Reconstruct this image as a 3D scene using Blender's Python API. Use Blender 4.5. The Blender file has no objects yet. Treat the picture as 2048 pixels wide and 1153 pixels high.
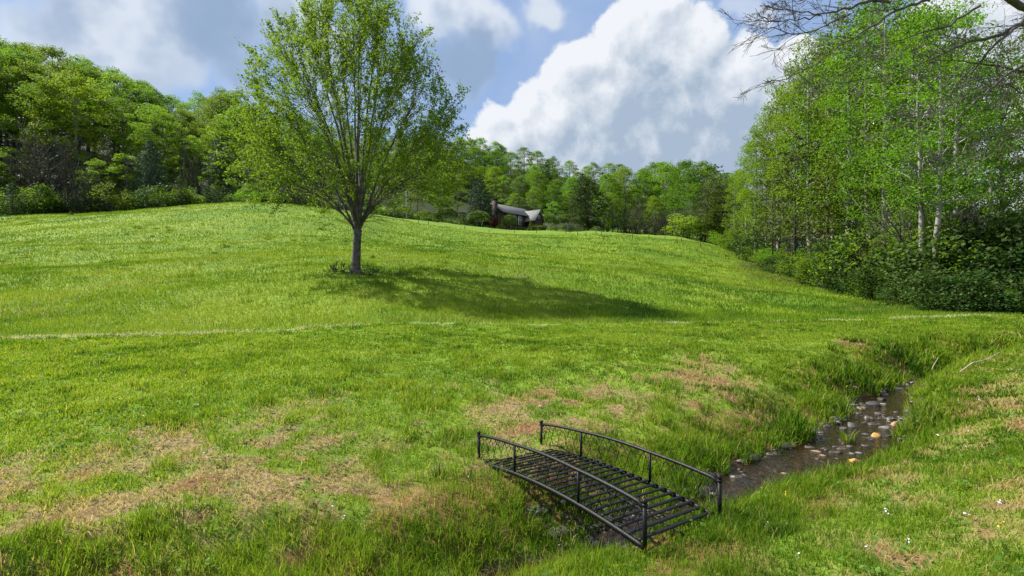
import bpy, math, random
import numpy as np
from mathutils import Vector
R = math.radians
random.seed(7)
rng = np.random.default_rng(11)
SC = bpy.context.scene
COL = SC.collection

# ------------------------------------------------------------------ camera, sky, sun, exposure
EYE = 1.9
cam = bpy.data.cameras.new('camera'); cam.lens = 18.0; cam.sensor_width = 36.0
cam.clip_start = 0.05; cam.clip_end = 5000
camo = bpy.data.objects.new('camera', cam); COL.objects.link(camo)
camo.location = (0, 0, EYE); camo.rotation_euler = (R(90), 0, 0)
SC.camera = camo
SC.view_settings.view_transform = 'Standard'
SC.view_settings.look = 'None'
SC.view_settings.exposure = 1.06
SC.view_settings.gamma = 1.0
SUN = Vector((-15.4, 5.0, 18.0)).normalized()
SUN_EL = math.asin(SUN.z); SUN_AZ = math.atan2(SUN.x, SUN.y)


def pdir(px, py):
    return Vector(((px - 1024) / 1024, 1.0, -(py - 576) / 1024)).normalized()


def new_node(t, kind, **kw):
    n = t.nodes.new(kind)
    for k, v in kw.items():
        setattr(n, k, v)
    return n


def mth(t, op, a, b=None, c=None, clamp=False):
    n = t.nodes.new('ShaderNodeMath'); n.operation = op; n.use_clamp = clamp
    for i, v in enumerate((a, b, c)):
        if v is None:
            continue
        if isinstance(v, (int, float)):
            n.inputs[i].default_value = v
        else:
            t.links.new(v, n.inputs[i])
    return n.outputs[0]


def sstep(t, v, lo, hi):
    n = t.nodes.new('ShaderNodeMapRange'); n.interpolation_type = 'SMOOTHSTEP'
    t.links.new(v, n.inputs['Value'])
    n.inputs['From Min'].default_value = lo; n.inputs['From Max'].default_value = hi
    return n.outputs['Result']


def noise(t, vec, scale, detail=6, rough=0.55, dist=0.0, out='Fac'):
    n = t.nodes.new('ShaderNodeTexNoise')
    if vec is not None:
        t.links.new(vec, n.inputs['Vector'])
    n.inputs['Scale'].default_value = scale; n.inputs['Detail'].default_value = detail
    n.inputs['Roughness'].default_value = rough; n.inputs['Distortion'].default_value = dist
    return n.outputs[out]


def mixc(t, f, a, b, blend='MIX'):
    n = t.nodes.new('ShaderNodeMix'); n.data_type = 'RGBA'; n.blend_type = blend
    for sock, v in ((n.inputs[0], f), (n.inputs[6], a), (n.inputs[7], b)):
        if isinstance(v, (int, float)):
            sock.default_value = v
        elif isinstance(v, (tuple, list)):
            sock.default_value = (*v[:3], 1)
        else:
            t.links.new(v, sock)
    return n.outputs[2]


# clouds: (pixel x, pixel y, pixel radius, weight) only used as compass directions of the cloud masses
CUMULUS = [(1290, 95, 125, 1.0), (1170, 190, 120, .95), (1080, 235, 95, .9), (985, 262, 75, .85), (1330, 190, 140, 1.0), (1230, 265, 150, 1.0),
           (1490, 160, 90, .95), (1470, 240, 150, .95), (1385, 85, 80, .8), (1580, 140, 75, .9), (1610, 230, 140, .9), (1800, 330, 260, .95), (1950, 120, 240, .9),
           (1050, 300, 110, .75), (2200, 260, 300, .9)]
SHADE = [(1290, 285, 130, 1.0), (1180, 270, 90, .7), (1330, 180, 70, .75), (1420, 165, 60, .6), (1440, 280, 110, .8), (1560, 250, 90, .5), (1080, 290, 70, .5), (1330, 235, 90, .3)]
VEIL = [(215, 45, 150, .95), (300, 150, 90, .8), (110, 30, 100, .75), (430, 90, 140, .85), (935, 50, 90, .9), (930, 130, 70, .8), (1090, 25, 60, .8), (380, 10, 120, .8), (40, 40, 120, .7),
        (600, 60, 110, .8), (470, 190, 80, .6), (860, 20, 90, .85), (330, 70, 120, .9), (620, 170, 100, .5), (1500, 30, 50, .5)]
VDARK = [(420, 90, 150, 1.0), (340, 190, 90, .5), (930, 120, 90, 1.0), (70, 20, 110, .6), (500, 170, 110, .8), (600, 90, 110, .7), (890, 40, 60, .5), (160, 130, 60, .4)]


def cloud_group(name, blobs, namp, nscale, detail=8, rough=.55, warp=.1, rest=True):
    g = bpy.data.node_groups.new(name, 'ShaderNodeTree')
    g.interface.new_socket('Vector', in_out='INPUT', socket_type='NodeSocketVector')
    g.interface.new_socket('Density', in_out='OUTPUT', socket_type='NodeSocketFloat')
    gi = g.nodes.new('NodeGroupInput'); go = g.nodes.new('NodeGroupOutput')
    v0 = gi.outputs[0]
    wc = noise(g, v0, 5.5, 4, .55, 0, 'Color')
    a = g.nodes.new('ShaderNodeVectorMath'); a.operation = 'SUBTRACT'; g.links.new(wc, a.inputs[0]); a.inputs[1].default_value = (.5, .5, .5)
    a2 = g.nodes.new('ShaderNodeVectorMath'); a2.operation = 'MULTIPLY_ADD'; g.links.new(a.outputs[0], a2.inputs[0]); a2.inputs[1].default_value = (warp,) * 3; g.links.new(v0, a2.inputs[2])
    v = a2.outputs[0]
    acc = None
    for (px, py, r, w) in blobs:
        d = pdir(px, py)
        rr = r / 1024 * d.y ** 1.4
        n = g.nodes.new('ShaderNodeVectorMath'); n.operation = 'DISTANCE'
        g.links.new(v, n.inputs[0]); n.inputs[1].default_value = d
        m = g.nodes.new('ShaderNodeMapRange'); m.interpolation_type = 'SMOOTHERSTEP'
        g.links.new(n.outputs['Value'], m.inputs['Value'])
        m.inputs['From Min'].default_value = rr * 1.4; m.inputs['From Max'].default_value = rr * .3
        m.inputs['To Max'].default_value = w
        acc = m.outputs[0] if acc is None else mth(g, 'SMOOTH_MAX', acc, m.outputs[0], .12)
    if rest:      # clouds for directions the photograph does not show
        nl = noise(g, v0, 2.3, 3, .5)
        sep = g.nodes.new('ShaderNodeSeparateXYZ'); g.links.new(v0, sep.inputs[0])
        acc = mth(g, 'MAXIMUM', acc, mth(g, 'MULTIPLY', sstep(g, sep.outputs['Y'], .45, .15), sstep(g, nl, .42, .62)))
    if namp:
        acc = mth(g, 'ADD', acc, mth(g, 'MULTIPLY', mth(g, 'SUBTRACT', noise(g, v0, nscale, detail, rough, .2), .5), namp))
    g.links.new(acc, go.inputs[0])
    return g


world = bpy.data.worlds.new('World'); SC.world = world; world.use_nodes = True
W = world.node_tree; W.nodes.clear()
sky = W.nodes.new('ShaderNodeTexSky'); sky.sky_type = 'NISHITA'; sky.sun_disc = False
sky.sun_elevation = SUN_EL; sky.sun_rotation = SUN_AZ; sky.air_density = 1.0; sky.dust_density = 0.6; sky.ozone_density = 2.0
tc = W.nodes.new('ShaderNodeTexCoord')
vn = W.nodes.new('ShaderNodeVectorMath'); vn.operation = 'NORMALIZE'; W.links.new(tc.outputs['Generated'], vn.inputs[0])
D = vn.outputs[0]
gc = cloud_group('cumulus_density', CUMULUS, 1.5, 9.0, 10, .6, .07)
gv = cloud_group('veil_density', VEIL, 1.1, 5.0, 9, .58, .22)
gs = cloud_group('cumulus_shade', SHADE, .5, 8.0, 8, .6, .1, False)
gd = cloud_group('veil_shade', VDARK, 1.0, 5.0, 8, .6, .26, False)


def call(g, vec):
    n = W.nodes.new('ShaderNodeGroup'); n.node_tree = g; W.links.new(vec, n.inputs[0]); return n.outputs[0]


def shifted(vec, off):
    n = W.nodes.new('ShaderNodeVectorMath'); n.operation = 'ADD'; W.links.new(vec, n.inputs[0]); n.inputs[1].default_value = off
    m = W.nodes.new('ShaderNodeVectorMath'); m.operation = 'NORMALIZE'; W.links.new(n.outputs[0], m.inputs[0]); return m.outputs[0]


dc = call(gc, D); dc2 = call(gc, shifted(D, (-.018, 0, .024)))
dv = call(gv, D)
ac = sstep(W, dc, .40, .60)
av = mth(W, 'MULTIPLY_ADD', sstep(W, dv, .10, .85), .80, .12)
lit = mth(W, 'SUBTRACT', dc, dc2)
br = mth(W, 'MULTIPLY_ADD', lit, 1.5, .62)
br = mth(W, 'MULTIPLY_ADD', sstep(W, call(gs, D), .1, 1.1), -.62, br)
br = mth(W, 'ADD', br, mth(W, 'MULTIPLY', mth(W, 'SUBTRACT', noise(W, D, 9, 9, .62), .5), 1.5), None, True)
ccol = mixc(W, br, (1.9, 2.4, 3.05), (4.25, 4.4, 4.65))
vcol = mixc(W, sstep(W, call(gd, D), -.15, 1.05), (4.0, 4.25, 4.6), (1.5, 2.05, 2.9))
boost = mixc(W, 1.0, sky.outputs[0], (.8, .8, .8), 'MULTIPLY')
base = mixc(W, .7, boost, (1.3, 2.05, 3.6))
s1 = mixc(W, av, base, vcol)
s2 = mixc(W, ac, s1, ccol)
bg = W.nodes.new('ShaderNodeBackground'); bg.inputs['Strength'].default_value = 0.1
W.links.new(s2, bg.inputs['Color'])
wo = W.nodes.new('ShaderNodeOutputWorld'); W.links.new(bg.outputs[0], wo.inputs['Surface'])

sl = bpy.data.lights.new('sun', 'SUN'); sl.energy = 4.9; sl.angle = R(0.5); sl.color = (1.0, .95, .86)
so = bpy.data.objects.new('sun', sl); COL.objects.link(so)
so.rotation_euler = SUN.to_track_quat('Z', 'Y').to_euler()

# ------------------------------------------------------------------ helpers


def mat(name):
    m = bpy.data.materials.new(name); m.use_nodes = True
    t = m.node_tree
    return m, t, t.nodes['Principled BSDF']


def plain(name, col, rough=.6, metal=0.0, spec=.5, var=0.25, scale=8.0, bump=0.0, bscale=40.0):
    m, t, b = mat(name)
    tcn = t.nodes.new('ShaderNodeTexCoord')
    f = noise(t, tcn.outputs['Object'], scale, 6, .6)
    lo = tuple(c * (1 - var) for c in col); hi = tuple(min(1, c * (1 + var)) for c in col)
    t.links.new(mixc(t, sstep(t, f, .3, .7), lo, hi), b.inputs['Base Color'])
    b.inputs['Roughness'].default_value = rough; b.inputs['Metallic'].default_value = metal
    b.inputs['Specular IOR Level'].default_value = spec
    if bump:
        bn = t.nodes.new('ShaderNodeBump'); bn.inputs['Strength'].default_value = bump; bn.inputs['Distance'].default_value = .02
        t.links.new(noise(t, tcn.outputs['Object'], bscale, 5, .6), bn.inputs['Height'])
        t.links.new(bn.outputs[0], b.inputs['Normal'])
    return m


def leafmat(name, lo, hi, trans=.4, hue=.03, val=.25):
    """leaf: two tones by leaf position, hue and value drift per tree, partly translucent"""
    m, t, b = mat(name)
    oi = t.nodes.new('ShaderNodeObjectInfo')
    tcn = t.nodes.new('ShaderNodeTexCoord')
    geo = t.nodes.new('ShaderNodeNewGeometry')
    f = mth(t, 'ADD', mth(t, 'MULTIPLY', noise(t, tcn.outputs['Object'], .9, 3, .6), .7), mth(t, 'MULTIPLY', geo.outputs['Random Per Island'], .35))
    c = mixc(t, sstep(t, f, .2, .85), lo, hi)
    h = t.nodes.new('ShaderNodeHueSaturation')
    t.links.new(c, h.inputs['Color'])
    t.links.new(mth(t, 'MULTIPLY_ADD', oi.outputs['Random'], hue * 2, .5 - hue), h.inputs['Hue'])
    r2 = mth(t, 'FRACT', mth(t, 'MULTIPLY', oi.outputs['Random'], 7.31))
    t.links.new(mth(t, 'MULTIPLY_ADD', r2, val * 2, 1 - val), h.inputs['Value'])
    t.links.new(h.outputs[0], b.inputs['Base Color'])
    b.inputs['Roughness'].default_value = .6; b.inputs['Specular IOR Level'].default_value = .12
    tr = t.nodes.new('ShaderNodeBsdfTranslucent')
    t.links.new(mixc(t, 1.0, h.outputs[0], (1.5, 1.5, .75), 'MULTIPLY'), tr.inputs['Color'])
    mx = t.nodes.new('ShaderNodeMixShader'); mx.inputs[0].default_value = trans
    t.links.new(b.outputs[0], mx.inputs[1]); t.links.new(tr.outputs[0], mx.inputs[2])
    t.links.new(mx.outputs[0], t.nodes['Material Output'].inputs['Surface'])
    return m


def mesh_from(name, verts, tris=None, quads=None, material=None, smooth=False, attrs=None):
    me = bpy.data.meshes.new(name)
    verts = np.asarray(verts, np.float32)
    nt = 0 if tris is None else len(tris); nq = 0 if quads is None else len(quads)
    me.vertices.add(len(verts)); me.vertices.foreach_set('co', verts.ravel())
    me.loops.add(nt * 3 + nq * 4); me.polygons.add(nt + nq)
    li = []
    if nt: li.append(np.asarray(tris, np.int32).ravel())
    if nq: li.append(np.asarray(quads, np.int32).ravel())
    me.loops.foreach_set('vertex_index', np.concatenate(li))
    starts = np.concatenate([np.arange(nt) * 3, nt * 3 + np.arange(nq) * 4]).astype(np.int32)
    me.polygons.foreach_set('loop_start', starts)
    if smooth:
        me.polygons.foreach_set('use_smooth', np.ones(nt + nq, bool))
    for k, v in (attrs or {}).items():
        a = me.attributes.new(k, 'FLOAT', 'POINT'); a.data.foreach_set('value', np.asarray(v, np.float32))
    me.update(calc_edges=True)
    if material: me.materials.append(material)
    return me


def link(name, me, parent=None, loc=None):
    o = bpy.data.objects.new(name, me); COL.objects.link(o)
    if parent is not None: o.parent = parent
    if loc is not None: o.location = loc
    return o


def tag(o, label=None, cat=None, group=None, kind=None):
    if label: o['label'] = label
    if cat: o['category'] = cat
    if group: o['group'] = group
    if kind: o['kind'] = kind
    return o


def empty(name, loc, rz=0.0):
    o = bpy.data.objects.new(name, None); COL.objects.link(o); o.empty_display_size = .2
    o.location = loc; o.rotation_euler = (0, 0, rz)
    return o


class MB:
    """collects tubes, boxes and leaves of ONE mesh"""
    def __init__(s): s.v = []; s.q = []; s.t = []; s.n = 0

    def add(s, v, q=None, t=None):
        v = np.asarray(v, float)
        if q is not None and len(q): s.q.append(np.asarray(q) + s.n)
        if t is not None and len(t): s.t.append(np.asarray(t) + s.n)
        s.v.append(v); s.n += len(v)

    def tube(s, pts, rad, sides=6, cap=True, flat=None):
        p = np.asarray(pts, float); n = len(p)
        rad = np.broadcast_to(np.asarray(rad, float), (n,))
        tg = np.gradient(p, axis=0); tg /= np.linalg.norm(tg, axis=1)[:, None] + 1e-9
        ref = np.array([0, 0, 1.0]) if abs(tg[:, 2]).mean() < .8 else np.array([1.0, 0, 0])
        a = np.cross(tg, ref); a /= np.linalg.norm(a, axis=1)[:, None] + 1e-9
        b = np.cross(tg, a)
        ang = np.arange(sides) / sides * 2 * np.pi + (np.pi / 4 if sides == 4 else 0)
        fa, fb = (1, 1) if flat is None else flat
        ring = p[:, None] + rad[:, None, None] * (fa * np.cos(ang)[None, :, None] * a[:, None] + fb * np.sin(ang)[None, :, None] * b[:, None])
        i = np.arange(n - 1)[:, None] * sides; j = np.arange(sides)[None]; k = (j + 1) % sides
        q = np.stack([i + j, i + k, i + sides + k, i + sides + j], -1).reshape(-1, 4)
        v = ring.reshape(-1, 3); t = []
        if cap:
            v = np.concatenate([v, p[:1], p[-1:]]); c0 = n * sides
            for jj in range(sides):
                kk = (jj + 1) % sides
                t += [(kk, jj, c0), ((n - 1) * sides + jj, (n - 1) * sides + kk, c0 + 1)]
        s.add(v, q, t)

    def box(s, c, size, rz=0.0):
        x, y, z = np.array(size) / 2
        v = np.array([(i * x, j * y, k * z) for k in (-1, 1) for j in (-1, 1) for i in (-1, 1)], float)
        cs, sn = math.cos(rz), math.sin(rz)
        v = np.stack([v[:, 0] * cs - v[:, 1] * sn, v[:, 0] * sn + v[:, 1] * cs, v[:, 2]], 1) + np.array(c)
        s.add(v, [(0, 2, 3, 1), (4, 5, 7, 6), (0, 1, 5, 4), (2, 6, 7, 3), (0, 4, 6, 2), (1, 3, 7, 5)])

    def ball(s, c, r, seg=10, rings=7, sq=(1, 1, 1)):
        th = np.linspace(0, np.pi, rings + 1)
        v = np.array([(math.sin(a) * math.cos(b) * sq[0], math.sin(a) * math.sin(b) * sq[1], math.cos(a) * sq[2]) for a in th for b in np.arange(seg) / seg * 2 * np.pi]) * r + np.array(c)
        q = [(i * seg + j, (i + 1) * seg + j, (i + 1) * seg + (j + 1) % seg, i * seg + (j + 1) % seg) for i in range(rings) for j in range(seg)]
        s.add(v, q)

    def leaves(s, c, size, up=.5, g=rng, aspect=.62, droop=0.0):
        """rhombic leaves of 4 corners at centres c"""
        c = np.asarray(c, float); n = len(c)
        if n == 0: return
        size = np.broadcast_to(np.asarray(size, float), (n,))[:, None]
        nm = g.normal(size=(n, 3)); nm /= np.linalg.norm(nm, axis=1)[:, None]
        nm[:, 2] = np.abs(nm[:, 2]) + up; nm /= np.linalg.norm(nm, axis=1)[:, None]
        r = g.normal(size=(n, 3)); r[:, 2] -= droop
        a = np.cross(nm, r); a /= np.linalg.norm(a, axis=1)[:, None] + 1e-9
        b = np.cross(nm, a)
        v = np.stack([c - b * size * .5, c + a * size * .5 * aspect + b * size * .05, c + b * size * .5, c - a * size * .5 * aspect + b * size * .05], 1).reshape(-1, 3)
        s.add(v, np.arange(n * 4).reshape(-1, 4))

    def mesh(s, name, material, smooth=False):
        return mesh_from(name, np.concatenate(s.v), np.concatenate(s.t) if s.t else None, np.concatenate(s.q) if s.q else None, material, smooth)


# numpy value noise
def _h(ix, iy, seed):
    n = (ix.astype(np.int64) * 374761393 + iy.astype(np.int64) * 668265263 + seed * 1442695041) & 0x7fffffff
    n = ((n ^ (n >> 13)) * 1274126177) & 0x7fffffff
    n = (n ^ (n >> 16)) & 0xffff
    return n / 65535.0


def vnoise(x, y, seed=0):
    x = np.asarray(x, float); y = np.asarray(y, float)
    ix = np.floor(x); iy = np.floor(y); fx = x - ix; fy = y - iy
    fx = fx * fx * (3 - 2 * fx); fy = fy * fy * (3 - 2 * fy)
    a = _h(ix, iy, seed); b = _h(ix + 1, iy, seed); c = _h(ix, iy + 1, seed); d = _h(ix + 1, iy + 1, seed)
    return (a * (1 - fx) + b * fx) * (1 - fy) + (c * (1 - fx) + d * fx) * fy


def fbm(x, y, oct=4, seed=0):
    s = 0; a = .5; tot = 0
    for i in range(oct):
        s = s + a * vnoise(x * 2 ** i + 17.3 * i, y * 2 ** i - 9.1 * i, seed + i); tot += a; a *= .5
    return s / tot


def smooth(x, lo, hi):
    t = np.clip((x - lo) / (hi - lo), 0, 1); return t * t * (3 - 2 * t)


# ------------------------------------------------------------------ terrain
def P(px, py, d):
    return ((px - 1024) / 1024 * d, d, EYE - (py - 576) / 1024 * d)


CTRL = [(0, 0, .22), (-1.5, 0, .2), (2, 0, .3), (0, -2, .25), (4, -1, .45), (-5, -1, .15), (2.0, 3.0, .13), (3.2, 4.2, .16), (4.5, 4.4, .4), (6.3, 6.0, .42), (8.2, 8.4, .5), (5.2, 6.0, .16),
        (0.1, 5.9, .03), (.75, 6.2, .03), (1.0, 3.5, .03), (1.65, 3.9, .05), (1.0, 2.6, .09), (-.5, 2.2, .1), (-3, 1.2, .1),
        P(200, 1000, 4.47), P(0, 1080, 3.7), P(500, 900, 5.37), P(700, 1000, 4.7), P(200, 800, 7.1), P(1000, 800, 7.8), P(1400, 780, 8.3), P(600, 720, 10.3), P(1024, 700, 11.6),
        P(1500, 690, 12.6), P(1700, 690, 12.6), P(1800, 700, 12.2), P(1300, 900, 6.3), P(1550, 830, 7.6),
        P(0, 678, 15.2), P(500, 663, 17), P(1024, 650, 18.5), P(1500, 643, 20.2), P(2048, 636, 22),
        P(0, 600, 22), P(0, 520, 38), P(0, 437, 76), P(-400, 440, 80), P(300, 416, 82), P(500, 405, 86), P(300, 500, 45), P(300, 590, 24), P(500, 480, 55), P(712, 550, 28), P(712, 600, 22), P(712, 480, 58), P(712, 424, 90),
        P(860, 445, 106), P(860, 480, 72), P(1000, 461, 118), P(1000, 540, 36), P(1000, 600, 24.5), P(1000, 463, 128), P(1200, 463, 116), P(1200, 500, 70), P(1350, 474, 106), P(1300, 560, 38), P(1400, 620, 26),
        P(1440, 491, 95), P(1550, 545, 64), P(1660, 581, 46), P(1750, 601, 36), P(1900, 625, 27), P(2048, 630, 26), P(2400, 630, 26),
        P(1024, 620, 22.2), P(600, 640, 18.8),
        P(0, 437, 90), P(300, 425, 95), P(500, 412, 100), P(712, 430, 105), P(1200, 466, 126), P(1350, 480, 116),
        P(-300, 300, 160), P(0, 300, 150), P(300, 330, 150), P(500, 345, 155), P(-300, 200, 230), P(0, 215, 230), P(400, 260, 230), P(700, 420, 122), P(700, 330, 180), P(900, 370, 180), P(900, 330, 230), P(1100, 400, 180),
        P(1100, 365, 240), P(1250, 430, 160), P(1250, 390, 220), P(1400, 460, 150), P(1500, 500, 120), P(1700, 550, 90), P(1700, 560, 150), P(2000, 575, 60), P(2300, 575, 120), P(1900, 560, 150),
        P(0, 200, 350), P(700, 300, 350), P(1200, 370, 350), P(1700, 555, 350), P(2300, 570, 350)]
CTRL = np.array(CTRL, float)


def warp(x, y):
    y = np.clip(y, -2.5, 340); w = y + 6
    return np.clip(x / w * 2.6, -4.5, 4.5), 2.0 * np.log(w)


_u, _v = warp(CTRL[:, 0], CTRL[:, 1])


def _kern(r2):
    return r2 * np.log(r2 + 1e-9)


n_ = len(CTRL)
_A = np.zeros((n_ + 3, n_ + 3))
_A[:n_, :n_] = _kern((_u[:, None] - _u[None]) ** 2 + (_v[:, None] - _v[None]) ** 2) + np.eye(n_) * 2e-3
_A[:n_, n_:] = np.stack([np.ones(n_), _u, _v], 1); _A[n_:, :n_] = _A[:n_, n_:].T
# interpolate elevation over range so near and far points weigh alike
_s = CTRL[:, 1] * .5 + 4
_coef = np.linalg.solve(_A, np.concatenate([(CTRL[:, 2] - EYE) / _s, np.zeros(3)]))


def base_z(x, y):
    x = np.asarray(x, float); y = np.asarray(y, float)
    sh = x.shape; x = x.ravel(); y = y.ravel()
    out = np.empty(len(x))
    for i in range(0, len(x), 40000):
        u, v = warp(x[i:i + 40000], y[i:i + 40000])
        k = _kern((u[:, None] - _u[None]) ** 2 + (v[:, None] - _v[None]) ** 2)
        out[i:i + 40000] = (k @ _coef[:n_] + _coef[n_] + _coef[n_ + 1] * u + _coef[n_ + 2] * v)
    yc = np.clip(y, -2.5, 340) * .5 + 4
    return (out * yc + EYE).reshape(sh)


# x, y, water level, half width
STREAM = np.array([(-7, .9, -.56, .3), (-4, 1.9, -.50, .3), (-2.2, 2.75, -.46, .28), (-.7, 3.5, -.43, .14), (.42, 4.2, -.40, .10), (1.5, 4.95, -.36, .13), (3.07, 5.88, -.30, .27), (4.35, 6.65, -.27, .37), (5.75, 8.05, -.25, .33),
                   (6.75, 9.4, -.20, .30), (8.5, 10.8, -.15, .24), (11, 12.4, -.08, .18), (14, 14, 0, .18), (20, 16.2, .1, .18), (30, 18.5, .2, .18), (60, 22, .4, .18)])
# densify with Catmull-like smoothing
_t = np.arange(len(STREAM)); _tt = np.linspace(0, len(STREAM) - 1, 220)
SD = np.stack([np.interp(_tt, _t, STREAM[:, k]) for k in range(4)], 1)
for _ in range(12):
    SD[1:-1] = (SD[:-2] + 2 * SD[1:-1] + SD[2:]) / 4


def stream_info(x, y):
    """distance to the centre line, side (+1 = far bank), water level, half width"""
    x = np.asarray(x, float); y = np.asarray(y, float); sh = x.shape; x = x.ravel(); y = y.ravel()
    dist = np.full(len(x), 99.0); side = np.ones(len(x)); zw = np.zeros(len(x)); hw = np.full(len(x), .5)
    m = (y < 40) & (x > -12) & (x < 62) & (y > -4)
    idx = np.where(m)[0]
    for i in range(0, len(idx), 20000):
        k = idx[i:i + 20000]
        d2 = (x[k][:, None] - SD[None, :, 0]) ** 2 + (y[k][:, None] - SD[None, :, 1]) ** 2
        j = d2.argmin(1)
        dist[k] = np.sqrt(d2[np.arange(len(k)), j])
        tx = SD[np.minimum(j + 1, len(SD) - 1)] - SD[np.maximum(j - 1, 0)]
        side[k] = np.sign(tx[:, 0] * (y[k] - SD[j, 1]) - tx[:, 1] * (x[k] - SD[j, 0]))
        zw[k] = SD[j, 2]; hw[k] = SD[j, 3]
    return dist.reshape(sh), side.reshape(sh), zw.reshape(sh), hw.reshape(sh)


def terrain(x, y, detail=True):
    x = np.asarray(x, float); y = np.asarray(y, float)
    b = base_z(x, y)
    dist, side, zw, hw = stream_info(x, y)
    wob = (fbm(x * 1.5, y * 1.5, 3, 5) - .5) * .7
    hw2 = np.maximum(hw + wob * .6, .05)
    bw = np.where(side > 0, 1.25 + wob, .75 + wob * .6)
    tt = np.clip((dist - hw2) / bw, 0, 1); f = .55 * (1 - (1 - tt) ** 2) + .45 * tt * tt * (3 - 2 * tt)
    bed = zw - .045 + (fbm(x * 3.2, y * 3.2, 3, 9) - .5) * .17
    z = np.where(dist < 50, bed * (1 - f) + b * f, b)
    if detail:
        r = np.hypot(x, y)
        z = z + (fbm(x * 1.1, y * 1.1, 4, 21) - .5) * .16 * smooth(dist, .6, 1.8) * np.clip(1.2 - r / 26, .35, 1)
        z = z + (fbm(x * .16, y * .16, 3, 33) - .5) * .9 * smooth(r, 14, 40)
        z = z + (fbm(x * 6, y * 6, 2, 44) - .5) * .045 * smooth(r, 25, 8)
        # low bumpy spot beyond the bend
        z = z + .22 * np.exp(-(((x - 8.6) / 1.1) ** 2 + ((y - 12.4) / .8) ** 2))
    return z


def tz(x, y):
    return float(terrain(np.array([x]), np.array([y]))[0])


def at_pixel(px, py, dmin=2.5, dmax=200):
    """first ground point on the sight line of a photo pixel"""
    d = np.geomspace(dmin, dmax, 700)
    x = (px - 1024) / 1024 * d; z = EYE - (py - 576) / 1024 * d
    g = terrain(x, d) - z
    k = np.where(g > 0)[0]
    i = k[0] if len(k) else len(d) - 1
    return float(x[i]), float(d[i]), float(terrain(x[i:i + 1], d[i:i + 1])[0])


def dry_mask(x, y):
    dist, side, zw, hw = stream_info(x, y)
    n1 = fbm(x * 1.05, y * 1.05, 4, 61); n2 = fbm(x * 2.4, y * 2.4, 3, 71)
    n = n1 * .34 + n2 * .28 + fbm(x * 6.5, y * 6.5, 3, 75) * .38
    far_w = np.exp(-((dist - 2.2) / 1.25) ** 2) * smooth(x, 5.5, 3.0) * smooth(x, -9, -5)
    far_w = np.maximum(far_w, 1.15 * np.exp(-((dist - 2.2) / 1.8) ** 2) * smooth(x, 1, -1.5))
    near_w = np.exp(-((dist - 2.1) / 1.4) ** 2) * smooth(x, .3, 1.6) * .85
    spot = .9 * np.exp(-(((x - 8.4) / .9) ** 2 + ((y - 12.3) / .35) ** 2))
    w = np.maximum(np.where(side > 0, far_w, near_w), spot)
    w = w * smooth(dist, .55, 1.1)
    green = smooth(fbm(x * 1.9 + 3, y * 1.9, 3, 87), .46, .57) * smooth(fbm(x * 5, y * 5, 2, 88), .3, .55)
    return (1 - .9 * green) * np.clip(smooth(n + w * np.where(side > 0, .225, .145), .535, .78) * smooth(w, .05, .3), 0, 1)


LINE = np.array([P(-400, 688, 14.2), P(0, 677, 15.2), P(500, 663, 17), P(1024, 650, 18.5), P(1500, 643, 20.2), P(2048, 636, 22), P(2600, 630, 25)])


def line_y(x):
    return np.interp(x, LINE[:, 0], LINE[:, 1])


# ground sheet
su = np.arange(-5.45, 5.45, .0205); gx = 2.8 * np.sinh(su)
sv = np.arange(-3.2, 5.45, .0205); gy = 4.6 + 2.8 * np.sinh(sv)
GX, GY = np.meshgrid(gx, gy)
GZ = terrain(GX, GY)
NX, NY = len(gx), len(gy)
ii = (np.arange(NY - 1)[:, None] * NX + np.arange(NX - 1)[None]).ravel()
quads = np.stack([ii, ii + 1, ii + NX + 1, ii + NX], 1)
dist, side, zw, hw = stream_info(GX, GY)
fx, fy = GX.ravel(), GY.ravel()
dry = dry_mask(fx, fy)
strip = np.exp(-((fy - line_y(fx) + (fbm(fx * .8, fx * 0, 3, 4) - .5) * .5) / .16) ** 2) * (.7 * fbm(fx * .9, fy * .9, 3, 8)) * (.35 + .65 * smooth(fx, 9, -4))
for (a_, b_, c_, d_) in ((115, 628, 1.6, .5), (330, 622, 1.2, .35), (395, 640, .9, .3), (60, 640, 1.0, .35), (1260, 540, 1.4, .7), (1040, 552, 1.0, .6)):
    x_, y_, z_ = at_pixel(a_, b_, 8, 120); k_ = np.exp(-(((fx - x_) / c_) ** 2 + ((fy - y_) / d_) ** 2)) * smooth(fbm(fx * 2, fy * 2, 3, 29), .35, .6)
    dry = np.maximum(dry, k_ * .75)
wet = smooth(GZ.ravel() - zw.ravel(), .1, .0) * (dist.ravel() < 4)
soil = smooth(dry, .5, 1.0) * smooth(fbm(fx * 1.7, fy * 1.7, 3, 91), .5, .66)
bankf = (smooth(dist, .3, .5) * smooth(dist, 1.7, 1.0)).ravel() * smooth(fbm(fx * 2, fy * 2, 3, 17), .40, .56)
# red earth bank under the wood behind the crest
redx = fx / np.maximum(fy, 1)
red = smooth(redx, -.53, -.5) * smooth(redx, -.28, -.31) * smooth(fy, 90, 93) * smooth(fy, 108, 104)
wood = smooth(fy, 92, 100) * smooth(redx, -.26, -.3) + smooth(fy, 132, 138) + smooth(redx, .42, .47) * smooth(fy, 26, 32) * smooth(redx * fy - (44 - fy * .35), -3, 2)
gm, t, b = mat('ground_turf')
at = lambda n: new_node(t, 'ShaderNodeAttribute', attribute_name=n).outputs['Fac']
pos = t.nodes.new('ShaderNodeNewGeometry').outputs['Position']
n1 = noise(t, pos, .12, 4, .55); n2 = noise(t, pos, 1.1, 5, .6); n3 = noise(t, pos, 9, 4, .65)
c = mixc(t, sstep(t, n1, .35, .65), (.095, .180, .010), (.160, .240, .014))
c = mixc(t, mth(t, 'MULTIPLY', sstep(t, n2, .45, .75), .6), c, (.055, .120, .009))
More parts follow.
